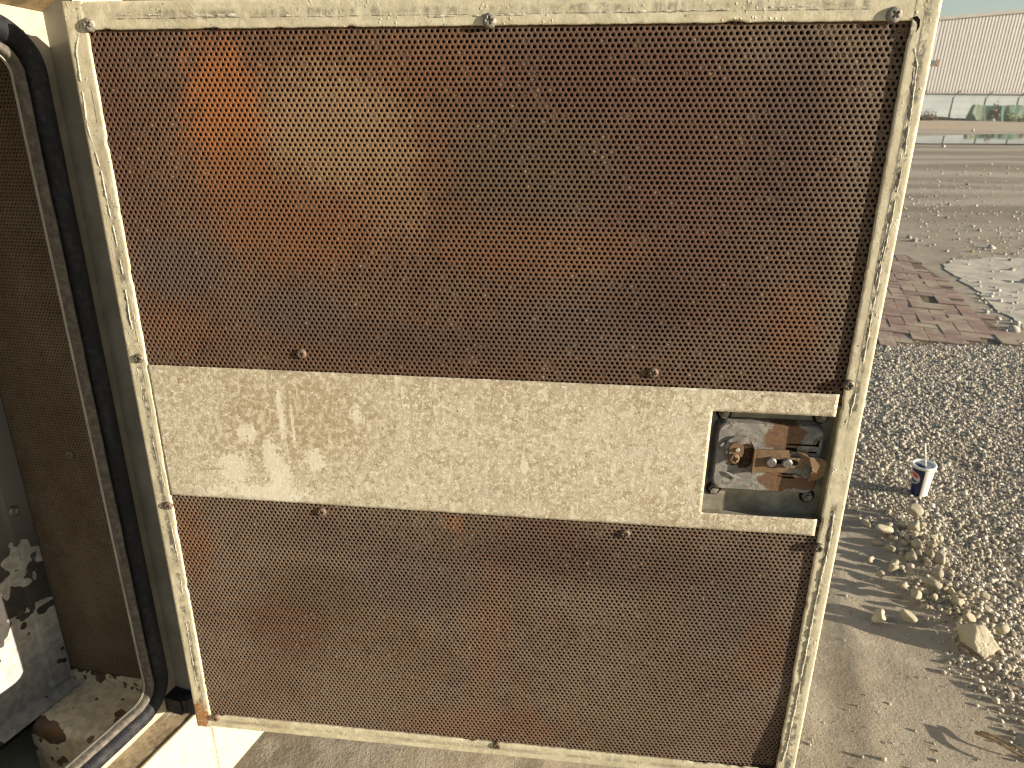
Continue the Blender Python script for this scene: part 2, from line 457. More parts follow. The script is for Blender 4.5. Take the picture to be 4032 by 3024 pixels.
def mat_shell():
    s = NB("shell_paint", 0.5, 0.3)
    n1, n2 = s.noise(7, 4), s.noise(60, 4, 0.6)
    c = s.mix((0.54, 0.48, 0.31), (0.48, 0.42, 0.265), s.step(n2, 0.4, 0.7))
    c = s.mix(c, (0.40, 0.335, 0.205), s.math('MULTIPLY', s.step(n1, 0.6, 0.75), 0.4))
    pit = s.math('MULTIPLY', s.step(s.voro(60), 0.14, 0.06), s.step(s.noise(15, 2), 0.5, 0.6))
    c = s.mix(c, (0.25, 0.19, 0.1), s.math('MULTIPLY', pit, 0.6))
    return s.done(c, s.bump(n2, 0.25, 0.0008))


def mat_ledge():
    """dust settled on the rebate: the same paint under a dirty coat"""
    s = NB("dusty_ledge_paint", 0.75, 0.2)
    n1, n2 = s.noise(30, 5, 0.65), s.noise(200, 4, 0.65)
    st = s.noise(1.0, 3, 0.6, s.scaled((40, 14, 40)))
    c = s.mix((0.36, 0.29, 0.185), (0.20, 0.15, 0.09), s.step(s.math('ADD', s.math('MULTIPLY', n1, 0.6), s.math('MULTIPLY', n2, 0.4)), 0.4, 0.62))
    c = s.mix(c, (0.60, 0.55, 0.42), s.math('MULTIPLY', s.step(st, 0.58, 0.66), 0.8))
    return s.done(c, s.bump(n2, 0.5, 0.001))


def mat_rubber():
    s = NB("seal_rubber", 0.6, 0.2)
    n = s.noise(1.0, 4, 0.6, s.scaled((60, 60, 16))); n2 = s.noise(150, 4, 0.65)
    c = s.mix((0.011, 0.012, 0.016), (0.036, 0.036, 0.038), s.step(s.math('ADD', s.math('MULTIPLY', n, 0.5), s.math('MULTIPLY', n2, 0.5)), 0.45, 0.68))
    c = s.mix(c, (0.20, 0.18, 0.15), s.math('MULTIPLY', s.step(s.noise(70, 5, 0.7), 0.64, 0.74), 0.3))
    return s.done(c, s.bump(n2, 0.25, 0.0006))


def mat_rubber_dusty():
    s = NB("seal_clip_rubber", 0.7, 0.25)
    n = s.noise(120, 4, 0.65)
    c = s.mix((0.07, 0.064, 0.054), (0.13, 0.118, 0.098), s.step(n, 0.4, 0.65))
    return s.done(c, s.bump(n, 0.3, 0.0006))


M_SHELL, M_LEDGE, M_RUBBER, M_CLIP = mat_shell(), mat_ledge(), mat_rubber(), mat_rubber_dusty()
M_FOAM = mat_foam()
M_JAMB = simple("shaded_jamb_paint", (0.30, 0.28, 0.225), 0.6, 0.25, 0, 22, 0.14, 0.2, 0.0008)  # cream greyed down: the door's shade is put into the jamb and rebate colour
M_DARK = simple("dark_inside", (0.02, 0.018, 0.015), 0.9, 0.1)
M_INNER = mat_peel("inner_panel_paint", (0.38, 0.375, 0.345), (0.030, 0.028, 0.026), 0.50, 17, drip=True)
M_SILL = mat_peel("sill_paint", (0.62, 0.56, 0.42), (0.085, 0.062, 0.042), 0.44, 15, rust=(0.17, 0.07, 0.022))
M_STEP = mat_peel("ledge_paint", (0.55, 0.50, 0.38), (0.06, 0.045, 0.03), 0.47, 26)
M_TRAY = simple("tray_paint", (0.27, 0.25, 0.195), 0.65, 0.25, 0, 45, 0.3, 0.3)
M_SCREW_RUST = simple("rusty_screw", (0.125, 0.085, 0.060), 0.6, 0.4, 0.2, 500, 0.35, 0.4, 0.0005)
M_SCREW_GREY = simple("painted_screw", (0.20, 0.185, 0.155), 0.6, 0.35, 0.1, 420, 0.45, 0.5, 0.0006)
M_SCREW_DARK = simple("tarnished_screw", (0.12, 0.10, 0.075), 0.5, 0.45, 0.3, 500, 0.35, 0.3, 0.0005)
M_CRUST = simple("old_sealant", (0.42, 0.395, 0.32), 0.85, 0.1, 0, 300, 0.35, 0.8, 0.0008)
M_LATCH = mat_rust("latch_rust", [], (0.115, 0.072, 0.042), (0.19, 0.122, 0.070))
M_STEEL = simple("worn_steel", (0.20, 0.19, 0.18), 0.45, 0.5, 0.6, 300, 0.3, 0.2, 0.0003)
M_SLOT = simple("slot_black", (0.006, 0.005, 0.005), 0.9, 0.05)
M_BOLT = simple("dirty_bolt", (0.26, 0.24, 0.20), 0.6, 0.4, 0.2, 300, 0.4, 0.4, 0.0006)


def mat_dish():
    s = NB("latch_dish_paint", 0.6, 0.3)
    n1, n2 = s.noise(70, 5, 0.65), s.noise(300, 4, 0.65)
    c = s.mix((0.17, 0.168, 0.158), (0.27, 0.26, 0.23), s.step(n1, 0.4, 0.6))
    c = s.mix(c, (0.07, 0.068, 0.06), s.math('MULTIPLY', s.step(s.math('ADD', s.math('MULTIPLY', n1, 0.5), s.math('MULTIPLY', n2, 0.5)), 0.53, 0.60), 0.8))
    r = s.math('MAXIMUM', s.blob(0.693, DH - 0.397, 0.022, 0.020, n1, 1.3, 1.0, 0.8), s.blob(0.690, DH - 0.447, 0.020, 0.013, n1, 1.4, 1.0, 0.8))
    r = s.math('MAXIMUM', r, s.blob(0.715, DH - 0.448, 0.028, 0.008, n1, 1.4, 1.0, 0.8))
    c = s.mix(c, s.mix((0.15, 0.083, 0.043), (0.105, 0.062, 0.04), s.step(n2, 0.4, 0.6)), r)
    c = s.mix(c, (0.14, 0.08, 0.045), s.math('MULTIPLY', s.step(s.noise(160, 4), 0.56, 0.64), 0.5))
    return s.done(c, s.bump(n2, 0.5, 0.0006))


M_DISH = mat_dish()

# ================================================================== THE GROUND
M_SOIL = None


def gravel_edge(y):
    """x of the left border of the loose gravel"""
    return np.interp(y, [0.6, 1.0, 1.32, 1.66, 1.85, 2.08, 2.46, 3.0, 3.56, 3.96], [1.16, 1.20, 1.20, 1.30, 1.30, 1.27, 1.42, 1.72, 2.04, 2.32])


def mat_soil():
    s = NB("dusty_soil", 0.95, 0.1)
    n0, n1, n2, n3 = s.noise(0.35, 4), s.noise(2.2, 5, 0.6), s.noise(16, 5, 0.65), s.noise(120, 4, 0.65)
    track = s.noise(1.0, 4, 0.6, s.scaled((0.10, 0.75, 1), rot=(0, 0, 0.3)))
    c = s.mix((0.345, 0.300, 0.232), (0.275, 0.235, 0.178), s.step(n1, 0.4, 0.62))
    c = s.mix(c, (0.41, 0.365, 0.29), s.math('MULTIPLY', s.step(n2, 0.5, 0.66), 0.6))
    c = s.mix(c, (0.14, 0.11, 0.076), s.math('MULTIPLY', s.step(n3, 0.56, 0.68), 0.55))
    sx, sy, sz = s.sep()
    far = s.step(sy, 6.5, 10)
    c = s.mix(c, s.mix((0.225, 0.188, 0.140), (0.40, 0.352, 0.275), s.step(track, 0.38, 0.60)), s.math('MULTIPLY', far, 0.85))
    c = s.mix(c, (0.13, 0.105, 0.073), s.math('MULTIPLY', s.math('MULTIPLY', far, s.step(n2, 0.56, 0.7)), 0.5))
    # pale packed strip near the fence
    c = s.mix(c, (0.43, 0.355, 0.245), s.math('MULTIPLY', s.step(sy, 38, 46), 0.8))
    h = s.math('ADD', s.math('MULTIPLY', n3, 0.6), n2)
    h = s.math('ADD', h, s.math('MULTIPLY', s.noise(300, 4, 0.7), 0.35))
    return s.done(c, s.bump(h, 0.8, 0.005))


M_SOIL = mat_soil()


def ground_z(x, y):
    x = np.asarray(x, float); y = np.asarray(y, float)
    near = 1 - sstep(5.5, 8.5, np.hypot(x, y))
    z = fbm(x * 1.3, y * 1.3, 3) * 0.015 + fbm(x * 7, y * 7, 4, 0.6) * 0.005 * near + fbm(x * 34, y * 34, 3, 0.6) * 0.0035 * near
    d = x - gravel_edge(y)
    ing = sstep(-0.03, 0.16, d) * (1 - sstep(3.75, 4.0, y))
    z = z + ing * 0.004 + np.exp(-((d - 0.06) / 0.10) ** 2) * (1 - sstep(1.9, 2.2, y)) * 0.009
    # wheel ruts in the dust
    for (a, off, w, dep) in ((0.30, 0.45, 0.05, 0.005), (0.30, 0.78, 0.05, 0.004), (0.52, 0.10, 0.035, 0.004)):
        q = x - off - a * (y - 1.2)
        z = z - np.exp(-(q / w) ** 2) * dep * near + np.exp(-((q - 1.8 * w) / (w * 0.7)) ** 2) * dep * 0.7 * near
    # flat for the paving and the puddle
    pav = sstep(3.75, 3.95, y) * (1 - sstep(6.9, 7.3, y)) * sstep(1.2, 1.6, x) * (1 - sstep(5.6, 6.4, x))
    z = z * (1 - 0.9 * pav) - 0.010 * pav
    fl = sstep(9, 14, y)
    z = z * (1 - fl) + fl * (fbm(x * 0.4, y * 0.7, 4, 0.6) * 0.08 - 0.012)
    # low bank beyond the puddle
    z = z + sstep(41, 50, y) * 0.10
    wet = sstep(26.6, 28.6, y) * (1 - sstep(36, 40, y)) * sstep(12, 16, x)
    z = z * (1 - wet) - 0.10 * wet
    return z


def axis(lo, hi, step, far_lo, far_hi, grow=1.13):
    a = list(np.arange(lo, hi, step))
    s, v = step, a[-1]
    while v < far_hi: s *= grow; v += s; a.append(v)
    s, v = step, a[0]; pre = []
    while v > far_lo: s *= grow; v -= s; pre.append(v)
    return np.array(pre[::-1] + a)


gx = axis(-0.9, 3.4, 0.014, -150, 200, 1.10); gy = axis(0.85, 4.1, 0.014, -100, 240, 1.075)
X, Y = np.meshgrid(gx, gy, indexing='ij')
Z = ground_z(X, Y)
nx, ny = len(gx), len(gy)
I = np.arange(nx * ny).reshape(nx, ny)
quads = np.stack([I[:-1, :-1], I[1:, :-1], I[1:, 1:], I[:-1, 1:]], -1).reshape(-1, 4)
g = link("ground", mesh_np("ground", np.stack([X, Y, Z], -1).reshape(-1, 3), [(4, quads, 0)]), M_SOIL, smooth=True)
tag(g, "dusty grey-brown bare ground with ruts", kind='structure')

# ------------------------------------------------------------------ stones
def ico_base(sub):
    bm = bmesh.new(); bmesh.ops.create_icosphere(bm, subdivisions=sub, radius=1.0)
    v = np.array([p.co[:] for p in bm.verts]); f = np.array([[q.index for q in p.verts] for p in bm.faces]); bm.free()
    return v, f


def rock_verts(sub, seed, planes=14, rough=0.09):
    v, f = ico_base(sub)
    r = np.random.default_rng(seed)
    v = v / np.linalg.norm(v, axis=1)[:, None]
    d = np.ones(len(v))
    for _ in range(planes):            # facets cut by random planes
        nrm = r.normal(size=3); nrm /= np.linalg.norm(nrm); off = r.uniform(0.45, 0.85)
        dot = v @ nrm
        d = np.minimum(d, np.where(dot > 1e-3, off / np.maximum(dot, 1e-3), 9))
    ns = np.array([mnoise.noise(Vector(p * 2.3 + seed * 3.1)) * 0.6 + mnoise.noise(Vector(p * 6.1 + seed)) * 0.4 for p in v])
    d = d * (1 + rough * ns)
    return v * d[:, None], f


def mat_stone(name, a, b, c2):
    s = NB(name, 0.9, 0.15)
    oi = s.n("ShaderNodeObjectInfo").outputs["Random"]
    n, n2 = s.noise(25, 4), s.noise(160, 4, 0.65)
    c = s.mix(a, b, s.step(n, 0.4, 0.6)); c = s.mix(c, c2, s.math('MULTIPLY', s.step(n2, 0.55, 0.7), 0.5))
    c = s.mix(c, tuple(x * 0.6 for x in a), s.math('MULTIPLY', oi, 0.6))
    return s.done(c, s.bump(n2, 0.6, 0.004))


M_ROCK = mat_stone("limestone", (0.53, 0.48, 0.36), (0.44, 0.385, 0.28), (0.30, 0.25, 0.175))


def mat_gravel():
    s = NB("loose_gravel", 0.9, 0.15)
    at = s.n("ShaderNodeAttribute"); at.attribute_name = "tone"
    c = s.ramp(at.outputs["Fac"], [(0.0, (0.20, 0.172, 0.132)), (0.3, (0.36, 0.322, 0.255)), (0.65, (0.48, 0.44, 0.36)), (1.0, (0.63, 0.60, 0.52))])
    n2 = s.noise(260, 3)
    return s.done(s.mix(c, (0.2, 0.165, 0.11), s.math('MULTIPLY', s.step(n2, 0.55, 0.7), 0.4)))


def scatter(name, pts, sizes, label, seed):
    r = np.random.default_rng(seed)
    bases = []
    for k in range(10):
        v, f = ico_base(1)
        v = v * (1 + 0.16 * r.normal(size=(len(v), 1))) * r.uniform(0.7, 1.15, 3)
        bases.append((v, f))
    n = len(pts)
    V, Fc, T = [], [], []
    off = 0
    which = r.integers(0, 10, n)
    for k in range(10):
        idx = np.where(which == k)[0]
        if not len(idx): continue
        v, f = bases[k]
        q = r.normal(size=(len(idx), 4)); q /= np.linalg.norm(q, axis=1)[:, None]
        w, x, y, z = q.T
        R = np.stack([1 - 2 * (y * y + z * z), 2 * (x * y - z * w), 2 * (x * z + y * w), 2 * (x * y + z * w), 1 - 2 * (x * x + z * z), 2 * (y * z - x * w),
                      2 * (x * z - y * w), 2 * (y * z + x * w), 1 - 2 * (x * x + y * y)], -1).reshape(-1, 3, 3)
        vv = np.einsum('nij,vj->nvi', R, v) * sizes[idx][:, None, None] * np.array([1, 1, 0.85]) + pts[idx][:, None, :]
        ff = f[None] + (off + np.arange(len(idx)) * len(v))[:, None, None]
        V.append(vv.reshape(-1, 3)); Fc.append(ff.reshape(-1, 3)); off += len(idx) * len(v)
        T.append(np.repeat(np.clip(r.normal(0.5, 0.24, len(idx)), 0, 1), len(v)))
    me = mesh_np(name, np.concatenate(V), [(3, np.concatenate(Fc), 0)])
    a = me.attributes.new("tone", 'FLOAT', 'POINT'); a.data.foreach_set("value", np.concatenate(T).astype(np.float32))
    o = link(name, me, M_GRAVEL)
    return tag(o, label, kind='stuff')


M_GRAVEL = mat_gravel()
# gravel field right of the dust
N = 60000
py = RNG.uniform(0.9, 4.0, N); px = gravel_edge(py) + RNG.uniform(-0.07, 1.05, N) ** 1.0
clump = fbm(px * 6, py * 6, 3) + 0.5
keep = (px - gravel_edge(py) > RNG.uniform(-0.08, 0.10, N)) & (clump > RNG.uniform(0.05, 0.56, N)) & (px < 0.93 * py + 0.75)
px, py = px[keep], py[keep]
sz = np.clip(RNG.lognormal(math.log(0.0039), 0.42, len(px)), 0.0018, 0.012)
scatter("gravel", np.stack([px, py, ground_z(px, py) + sz * 0.35], -1), sz, "loose pale gravel", 3)
# grit in the dust
N = 15000
py = RNG.uniform(0.9, 4.2, N); px = RNG.uniform(-0.6, 2.6, N)
keep = (px < gravel_edge(py)) & (fbm(px * 3, py * 3, 3) > RNG.uniform(-0.2, 0.35, N)) & (px > -0.3 + 0.35 * py)
px, py = px[keep], py[keep]
sz = np.clip(RNG.lognormal(math.log(0.0023), 0.45, len(px)), 0.0011, 0.008)
scatter("grit", np.stack([px, py, ground_z(px, py) + sz * 0.3], -1), sz, "fine grit and small stones on the dust", 5)
# far pebbles on the dirt
N = 2600
py = 4.2 + RNG.uniform(0, 1, N) ** 1.6 * 14; px = py * RNG.uniform(0.5, 0.95, N)
sz = np.clip(RNG.lognormal(math.log(0.010), 0.5, N), 0.004, 0.04)
k = ~((px > 1.5) & (px < 5) & (py > 3.8) & (py < 7) & (px < 0.44 * (py - 4) + 3.1))
scatter("scattered_pebbles", np.stack([px, py, ground_z(px, py) + sz * 0.2], -1)[k], sz[k], "small stones scattered over the dirt", 6)

# single stones
def rock(name, x, y, r, seed, sub=4, squash=0.8, rot=0.0):
    v, f = rock_verts(sub, seed)
    v = v * np.array([1, 0.85, squash]) * r
    base = v[:, 2].min()
    me = mesh_np(name, v - np.array([0, 0, base]), [(3, f, 0)])
    o = link(name, me, M_ROCK)
    o.location = (x, y, float(ground_z(x, y)) - r * 0.18); o.rotation_euler = (0, 0, rot)
    return o


tag(rock("boulder", 1.243, 1.388, 0.060, 21, 5, 0.9, 2.2), "largest broken limestone lump at the end of the rubble pile", "rock")
tag(rock("rock", 1.046, 1.497, 0.029, 11, 4, 1.0, 1.1), "lone fist-sized pale rock on smooth dust throwing a long pointed shadow", "rock")
base_rocks = []
for k in range(5):
    v, f = rock_verts(3, 40 + k, 12, 0.10)
    me = mesh_np("stone", v * np.array([1, 0.8, 0.75]), [(3, f, 0)]); me.materials.append(M_ROCK); base_rocks.append(me)
placed = []
tries = 0
while len(placed) < 95 and tries < 9000:
    tries += 1
    t = random.random()
    cx = np.interp(t, [0, 0.5, 1], [1.26, 1.27, 1.34]); cy = np.interp(t, [0, 0.5, 1], [1.47, 1.62, 1.95])
    x, y = cx + random.gauss(0, 0.045), cy + random.gauss(0, 0.045)
    r = min(0.036, max(0.011, random.lognormvariate(math.log(0.0150), 0.45)))
    if math.hypot(x - 1.243, y - 1.388) < 0.06 + r or math.hypot(x - 1.046, y - 1.497) < 0.06: continue
    if any(math.hypot(x - a, y - b) < 0.72 * (r + c) for a, b, c in placed): continue
    placed.append((x, y, r))
    o = bpy.data.objects.new("stone", random.choice(base_rocks)); COL.objects.link(o)
    o.location = (x, y, float(ground_z(x, y)) + r * 0.55 + max(0, random.gauss(0.004, 0.012)))
    o.scale = (r * random.uniform(.9, 1.3), r * random.uniform(.8, 1.1), r * random.uniform(.8, 1.2)); o.rotation_euler = (random.uniform(-.5, .5), random.uniform(-.5, .5), random.uniform(0, 6.28))
    tag(o, "small broken stone in the loose rubble pile along the gravel edge", "stone", "stones in the rubble pile")

# dry stick, bottom right
bm = bmesh.new()
for (a, b, r0, r1) in (((1.075, 1.115, .012), (1.165, 1.02, .020), .0045, .0025), ((1.09, 1.118, .01), (1.185, 1.045, .014), .003, .0022)):
    a, b = Vector(a), Vector(b)
    pts = [a.lerp(b, t) + Vector((math.sin(t * 7) * .003, math.cos(t * 5) * .003, .006 * math.sin(t * 3.1))) for t in np.linspace(0, 1, 9)]
    tube(bm, pts, [r0 + (r1 - r0) * t for t in np.linspace(0, 1, 9)], 7)
o = bm_obj("dry_stick", bm, simple("dry_wood", (0.33, 0.24, 0.14), 0.8, 0.2, 0, 90, 0.4, 0.5, 0.002), smooth=True)
o.location = (0, 0, float(ground_z(1.12, 1.07)) + 0.004)
tag(o, "forked dry stick lying on grit at the lower right corner", "stick")

# ------------------------------------------------------------------ brick paving and concrete slab
def mat_brick():
    s = NB("paver", 0.85, 0.2)
    oi = s.n("ShaderNodeObjectInfo").outputs["Random"]
    n, n2 = s.noise(18, 4), s.noise(120, 4, 0.6)
    wp = s.n('ShaderNodeNewGeometry').outputs['Position']
    c = s.mix((0.285, 0.185, 0.150), (0.225, 0.155, 0.130), oi)
    c = s.mix(c, (0.375, 0.315, 0.225), s.math('MULTIPLY', s.step(n, 0.42, 0.66), 0.5))
    c = s.mix(c, (0.375, 0.315, 0.225), s.math('MULTIPLY', s.step(s.noise(3.2, 5, 0.65, wp), 0.46, 0.62), 0.85))
    return s.done(c, s.bump(n2, 0.5, 0.003))


M_BRICK = mat_brick()
M_SAND = simple("joint_sand", (0.16, 0.125, 0.085), 0.95, 0.1, 0, 40, 0.3, 0.5, 0.004)
J = np.array([0.366, 0.9306]); K = np.array([0.9306, -0.366])      # along and across the joints
PO = np.array([2.853, 4.061])


def in_paving(p):
    x, y = p
    right = np.interp(y, [3.85, 4.0, 4.75, 5.5, 6.5], [3.20, 3.14, 3.32, 3.60, 3.82])
    return 3.93 < y < 6.55 and 1.75 + 0.30 * (y - 4) < x < right


bv = bmesh.new(); box(bv, -0.0975, 0.0975, -0.0475, 0.0475, -0.035, 0.035); bevel(bv, 0.004, 1)
brick_me = bpy.data.meshes.new("brick"); bv.to_mesh(brick_me); bv.free(); brick_me.materials.append(M_BRICK)
bm = bmesh.new()
vs = [bm.verts.new((x, y, -0.0035)) for x, y in ((1.72, 3.9), (3.22, 3.9), (3.16, 4.02), (3.32, 4.75), (3.62, 5.5), (3.86, 6.58), (2.5, 6.58))]
bm.faces.new(vs)
paving = bm_obj("brick_paving", bm, M_SAND); tag(paving, "patch of red-brown brick paving half buried in dirt", kind='structure')
# herringbone: bricks of 0.2 x 0.1
cells = {}
nb = 0
for i in range(-40, 41):
    for j in range(-40, 41):
        # horizontal brick occupies (i, j),(i+1, j) ; vertical (i, j),(i, j+1) on a 0.1 m grid
        kk = (i - j) % 4
        if kk == 0: ctr = (i + 1.0, j + 0.5); ang = 0.0
        elif kk == 2: ctr = (i + 0.5, j + 0.0); ang = math.pi / 2
        else: continue
        p = PO + K * ctr[0] * 0.1 + J * ctr[1] * 0.1
        if not in_paving(p): continue
        if random.random() < 0.04 and p[0] > 3.0: continue
        o = bpy.data.objects.new("brick", brick_me); COL.objects.link(o); o.parent = paving
        o.location = (p[0], p[1], -0.030 + random.gauss(0, 0.0020))
        o.rotation_euler = (random.gauss(0, .012), random.gauss(0, .012), math.atan2(K[1], K[0]) + ang + random.gauss(0, .012)); nb += 1

M_CONC = simple("worn_concrete", (0.45, 0.415, 0.335), 0.9, 0.15, 0, 6, 0.16, 0.3, 0.003)
bm = bmesh.new()
pts = [(3.62, 5.02), (3.52, 4.70), (3.40, 4.28), (3.75, 4.0), (5.2, 3.6), (7.2, 4.2), (7.6, 6.2), (5.6, 6.42), (4.7, 6.5), (4.30, 6.40), (3.98, 6.2), (3.86, 5.9), (3.78, 5.55)]
fine = []
for k in range(len(pts)):
    a, b = np.array(pts[k]), np.array(pts[(k + 1) % len(pts)])
    for t in np.linspace(0, 1, 14)[:-1]:
        p = a + (b - a) * t
        fine.append((p[0] + 0.09 * float(fbm(p[0] * 6, p[1] * 6, 3)), p[1] + 0.09 * float(fbm(p[0] * 6 + 40, p[1] * 6, 3))))
top = [bm.verts.new((x, y, -0.004)) for x, y in fine]; bot = [bm.verts.new((x, y, -0.08)) for x, y in fine]
bm.faces.new(top)
for k in range(len(fine)): bm.faces.new((bot[k], bot[(k + 1) % len(fine)], top[(k + 1) % len(fine)], top[k]))
bmesh.ops.recalc_face_normals(bm, faces=bm.faces)
tag(bm_obj("concrete_slab", bm, M_CONC), "smooth pale concrete slab with a ragged broken edge", kind='structure')

# ------------------------------------------------------------------ puddle
s = NB("puddle_water", 0.03, 0.5); s.b.inputs["IOR"].default_value = 1.33
M_WATER = s.done((0.05, 0.05, 0.04), s.bump(s.noise(1.2, 2), 0.03, 0.02))
pd = [(14.6, 29.5), (16.3, 31.6), (20.3, 35.1), (24.3, 37.6), (28.4, 39.4), (33, 40.3), (35.5, 37), (33, 31.5), (27, 28.6), (21.9, 28.3), (20.2, 28.45), (17.9, 28.3), (16.1, 28.2)]
bm = bmesh.new(); loop = []
for k in range(len(pd)):
    P0, P1, P2, P3 = (np.array(pd[(k + i - 1) % len(pd)]) for i in range(4))
    for t in np.linspace(0, 1, 8)[:-1]:
        q = 0.5 * ((2 * P1) + (-P0 + P2) * t + (2 * P0 - 5 * P1 + 4 * P2 - P3) * t ** 2 + (-P0 + 3 * P1 - 3 * P2 + P3) * t ** 3)
        loop.append(bm.verts.new((q[0], q[1], -0.03)))
bm.faces.new(loop); bmesh.ops.recalc_face_normals(bm, faces=bm.faces)
if bm.faces[:][0].normal.z < 0: bmesh.ops.reverse_faces(bm, faces=bm.faces)
tag(bm_obj("puddle", bm, M_WATER), "long shallow puddle reflecting the fence", kind='structure')

# ================================================================== FAR SIDE OF THE YARD
WD = np.array([-1.0, 0.0]); WN = np.array([0.0, 1.0])     # along the wall, away behind it
FP = np.array([41.3, 65.9])


def wall_frame(off, t0):
    p = FP + WN * off + WD * t0
    return mat4((-WD[0], -WD[1], 0), (WN[0], WN[1], 0), (0, 0, 1), (p[0], p[1], 0))


# x of this frame runs towards the right of the photograph, y away from the yard
M_CLAD = simple("cladding_paint", (0.43, 0.42, 0.40), 0.5, 0.35, 0, 0.6, 0.05, 0.02, 0.002)
M_WALL = simple("rendered_wall", (0.335, 0.375, 0.385), 0.9, 0.15, 0, 0.5, 0.08, 0.2, 0.01)
M_TRIM = simple("roof_trim", (0.26, 0.235, 0.205), 0.6, 0.3, 0, 2, 0.1, 0.05)
wh = empty("warehouse", wall_frame(8.0, 0.0))
tag(wh, "long pale warehouse with ribbed cladding above a plain rendered wall", "warehouse")
WX0, WX1, WXR = -26.0, 46.08, 10.0
eave = lambda x: 9.03 + 0.087 * (WXR - 0.3) - 0.087 * abs(x - WXR)
bm = bmesh.new(); box(bm, WX0, WX1, 0.20, 30, -0.6, 2.75)
bm_obj("lower_wall", bm, M_WALL, wh)
RIB, NRIB, Z0 = 0.32, 4, 2.60
for k in range(int(round((WX1 - WX0) / (RIB * NRIB)))):
    xo = WX0 + k * NRIB * RIB; prof = []
    for q in range(NRIB):
        x = q * RIB
        prof += [(x, 0.0), (x + 0.20, 0.0), (x + 0.225, 0.10), (x + 0.300, 0.10)]
    prof.append((NRIB * RIB - 0.002, 0.0))
    bm = bmesh.new()
    lo = [bm.verts.new((x, y, Z0)) for x, y in prof]; hi = [bm.verts.new((x, y, eave(xo + x))) for x, y in prof]
    for q in range(len(prof) - 1): bm.faces.new((lo[q], lo[q + 1], hi[q + 1], hi[q]))
    r = bmesh.ops.extrude_face_region(bm, geom=bm.faces[:])
    bmesh.ops.translate(bm, verts=[v for v in r['geom'] if isinstance(v, bmesh.types.BMVert)], vec=(0, 0.012, 0))
    bmesh.ops.recalc_face_normals(bm, faces=bm.faces)
    bm_obj("cladding_sheet", bm, M_CLAD, wh, Matrix.Translation((xo, 0.004 * (k % 2), 0)))
bm = bmesh.new(); box(bm, WX0, WX1, -0.06, 0.195, 2.48, 2.595)
bm_obj("drip_flashing", bm, M_TRIM, wh)
for (xa, xb) in ((WX0 - 0.3, WXR - 0.003), (WXR + 0.003, WX1 + 0.3)):
    bm = bmesh.new(); prism(bm, [(xa, eave(xa) + 0.005), (xb, eave(xb) + 0.005), (xb, eave(xb) + 0.27), (xa, eave(xa) + 0.27)], -0.22, 0.4)
    bm_obj("verge_trim", bm, M_TRIM, wh)
    bm = bmesh.new(); prism(bm, [(xa, eave(xa) + 0.05), (xb, eave(xb) + 0.05), (xb, eave(xb) + 0.20), (xa, eave(xa) + 0.20)], 0.405, 30)
    bm_obj("roof_slope", bm, M_TRIM, wh)
bm = bmesh.new(); v = [bm.verts.new(p) for p in ((WX0, 0.3, 2.7), (WX0, 30, 2.7), (WX0, 30, eave(WX0)), (WX0, 0.3, eave(WX0)), (WX1, 0.3, 2.7), (WX1, 30, 2.7), (WX1, 30, eave(WX1)), (WX1, 0.3, eave(WX1)))]
bm.faces.new(v[:4]); bm.faces.new(v[4:][::-1]); bm_obj("side_cladding", bm, M_CLAD, wh)

# fence of bent-top posts and wire
M_POST = simple("fence_post_concrete", (0.19, 0.19, 0.175), 0.9, 0.1, 0, 6, 0.15, 0.2, 0.005)
M_WIRE = simple("fence_wire", (0.22, 0.22, 0.21), 0.6, 0.3, 0.5)
fe = empty("security_fence", wall_frame(1.2, 0.0))
tag(fe, "wire fence on grey posts with tops bent outward before warehouse wall", "fence")
bm = bmesh.new(); tube(bm, [(0, 0, -0.3), (0, 0, 1.0), (0, 0, 2.05), (0.10, -0.12, 2.30), (0.28, -0.34, 2.62)], [0.085, 0.08, 0.075, 0.07, 0.055], 6)
post = bm_obj("post", bm, M_POST, fe, Matrix.Translation((-1.0, 0, 0)))
for k in range(-9, 9):
    if k: copy_obj(post, fe, Matrix.Translation((-1.0 + 3.0 * k, 0, 0)))
bm = bmesh.new()
for h in (0.5, 1.1, 1.7, 2.1): tube(bm, [(-28, -0.05, h), (23, -0.05, h)], 0.008, 4)
bm_obj("wire", bm, M_WIRE, fe)
# green shade net, hung in folds
s = NB("shade_net", 0.8, 0.15)
M_NET = s.done(s.mix((0.040, 0.105, 0.078), (0.20, 0.225, 0.155), s.step(s.noise(1.0, 4, 0.6, s.scaled((2.2, 1, 0.35))), 0.42, 0.62)))
xs = np.linspace(-0.1, 12, 150); zs = np.linspace(-0.02, 1.0, 10)
XX, ZZ = np.meshgrid(xs, zs, indexing='ij')
slant = np.clip(1 - (XX + 0.1) / 0.9, 0, 1)
topz = 1.42 + 0.05 * np.sin(XX * 1.7) - 0.0 * XX
zz = ZZ * topz * (1 - slant * 0.0)
xx = XX + (ZZ) * 0.62 * np.exp(-XX / 0.8)
yy = -0.25 + 0.13 * np.sin(XX * 5.2 + np.sin(XX * 1.9) * 2) * (0.35 + 0.65 * (1 - ZZ)) - (1 - ZZ) ** 2 * 0.5
Vn = np.stack([xx, yy, zz], -1).reshape(-1, 3); In = np.arange(len(xs) * len(zs)).reshape(len(xs), len(zs))
Q = np.stack([In[:-1, :-1], In[1:, :-1], In[1:, 1:], In[:-1, 1:]], -1).reshape(-1, 4)
net = link("shade_net", mesh_np("shade_net", Vn, [(4, Q, 0)]), M_NET, None, None, True)
net.matrix_world = wall_frame(1.0, 0.0)
md = net.modifiers.new("thickness", 'SOLIDIFY'); md.thickness = 0.01
tag(net, "sagging green shade net hung in folds on the lower fence", "netting")
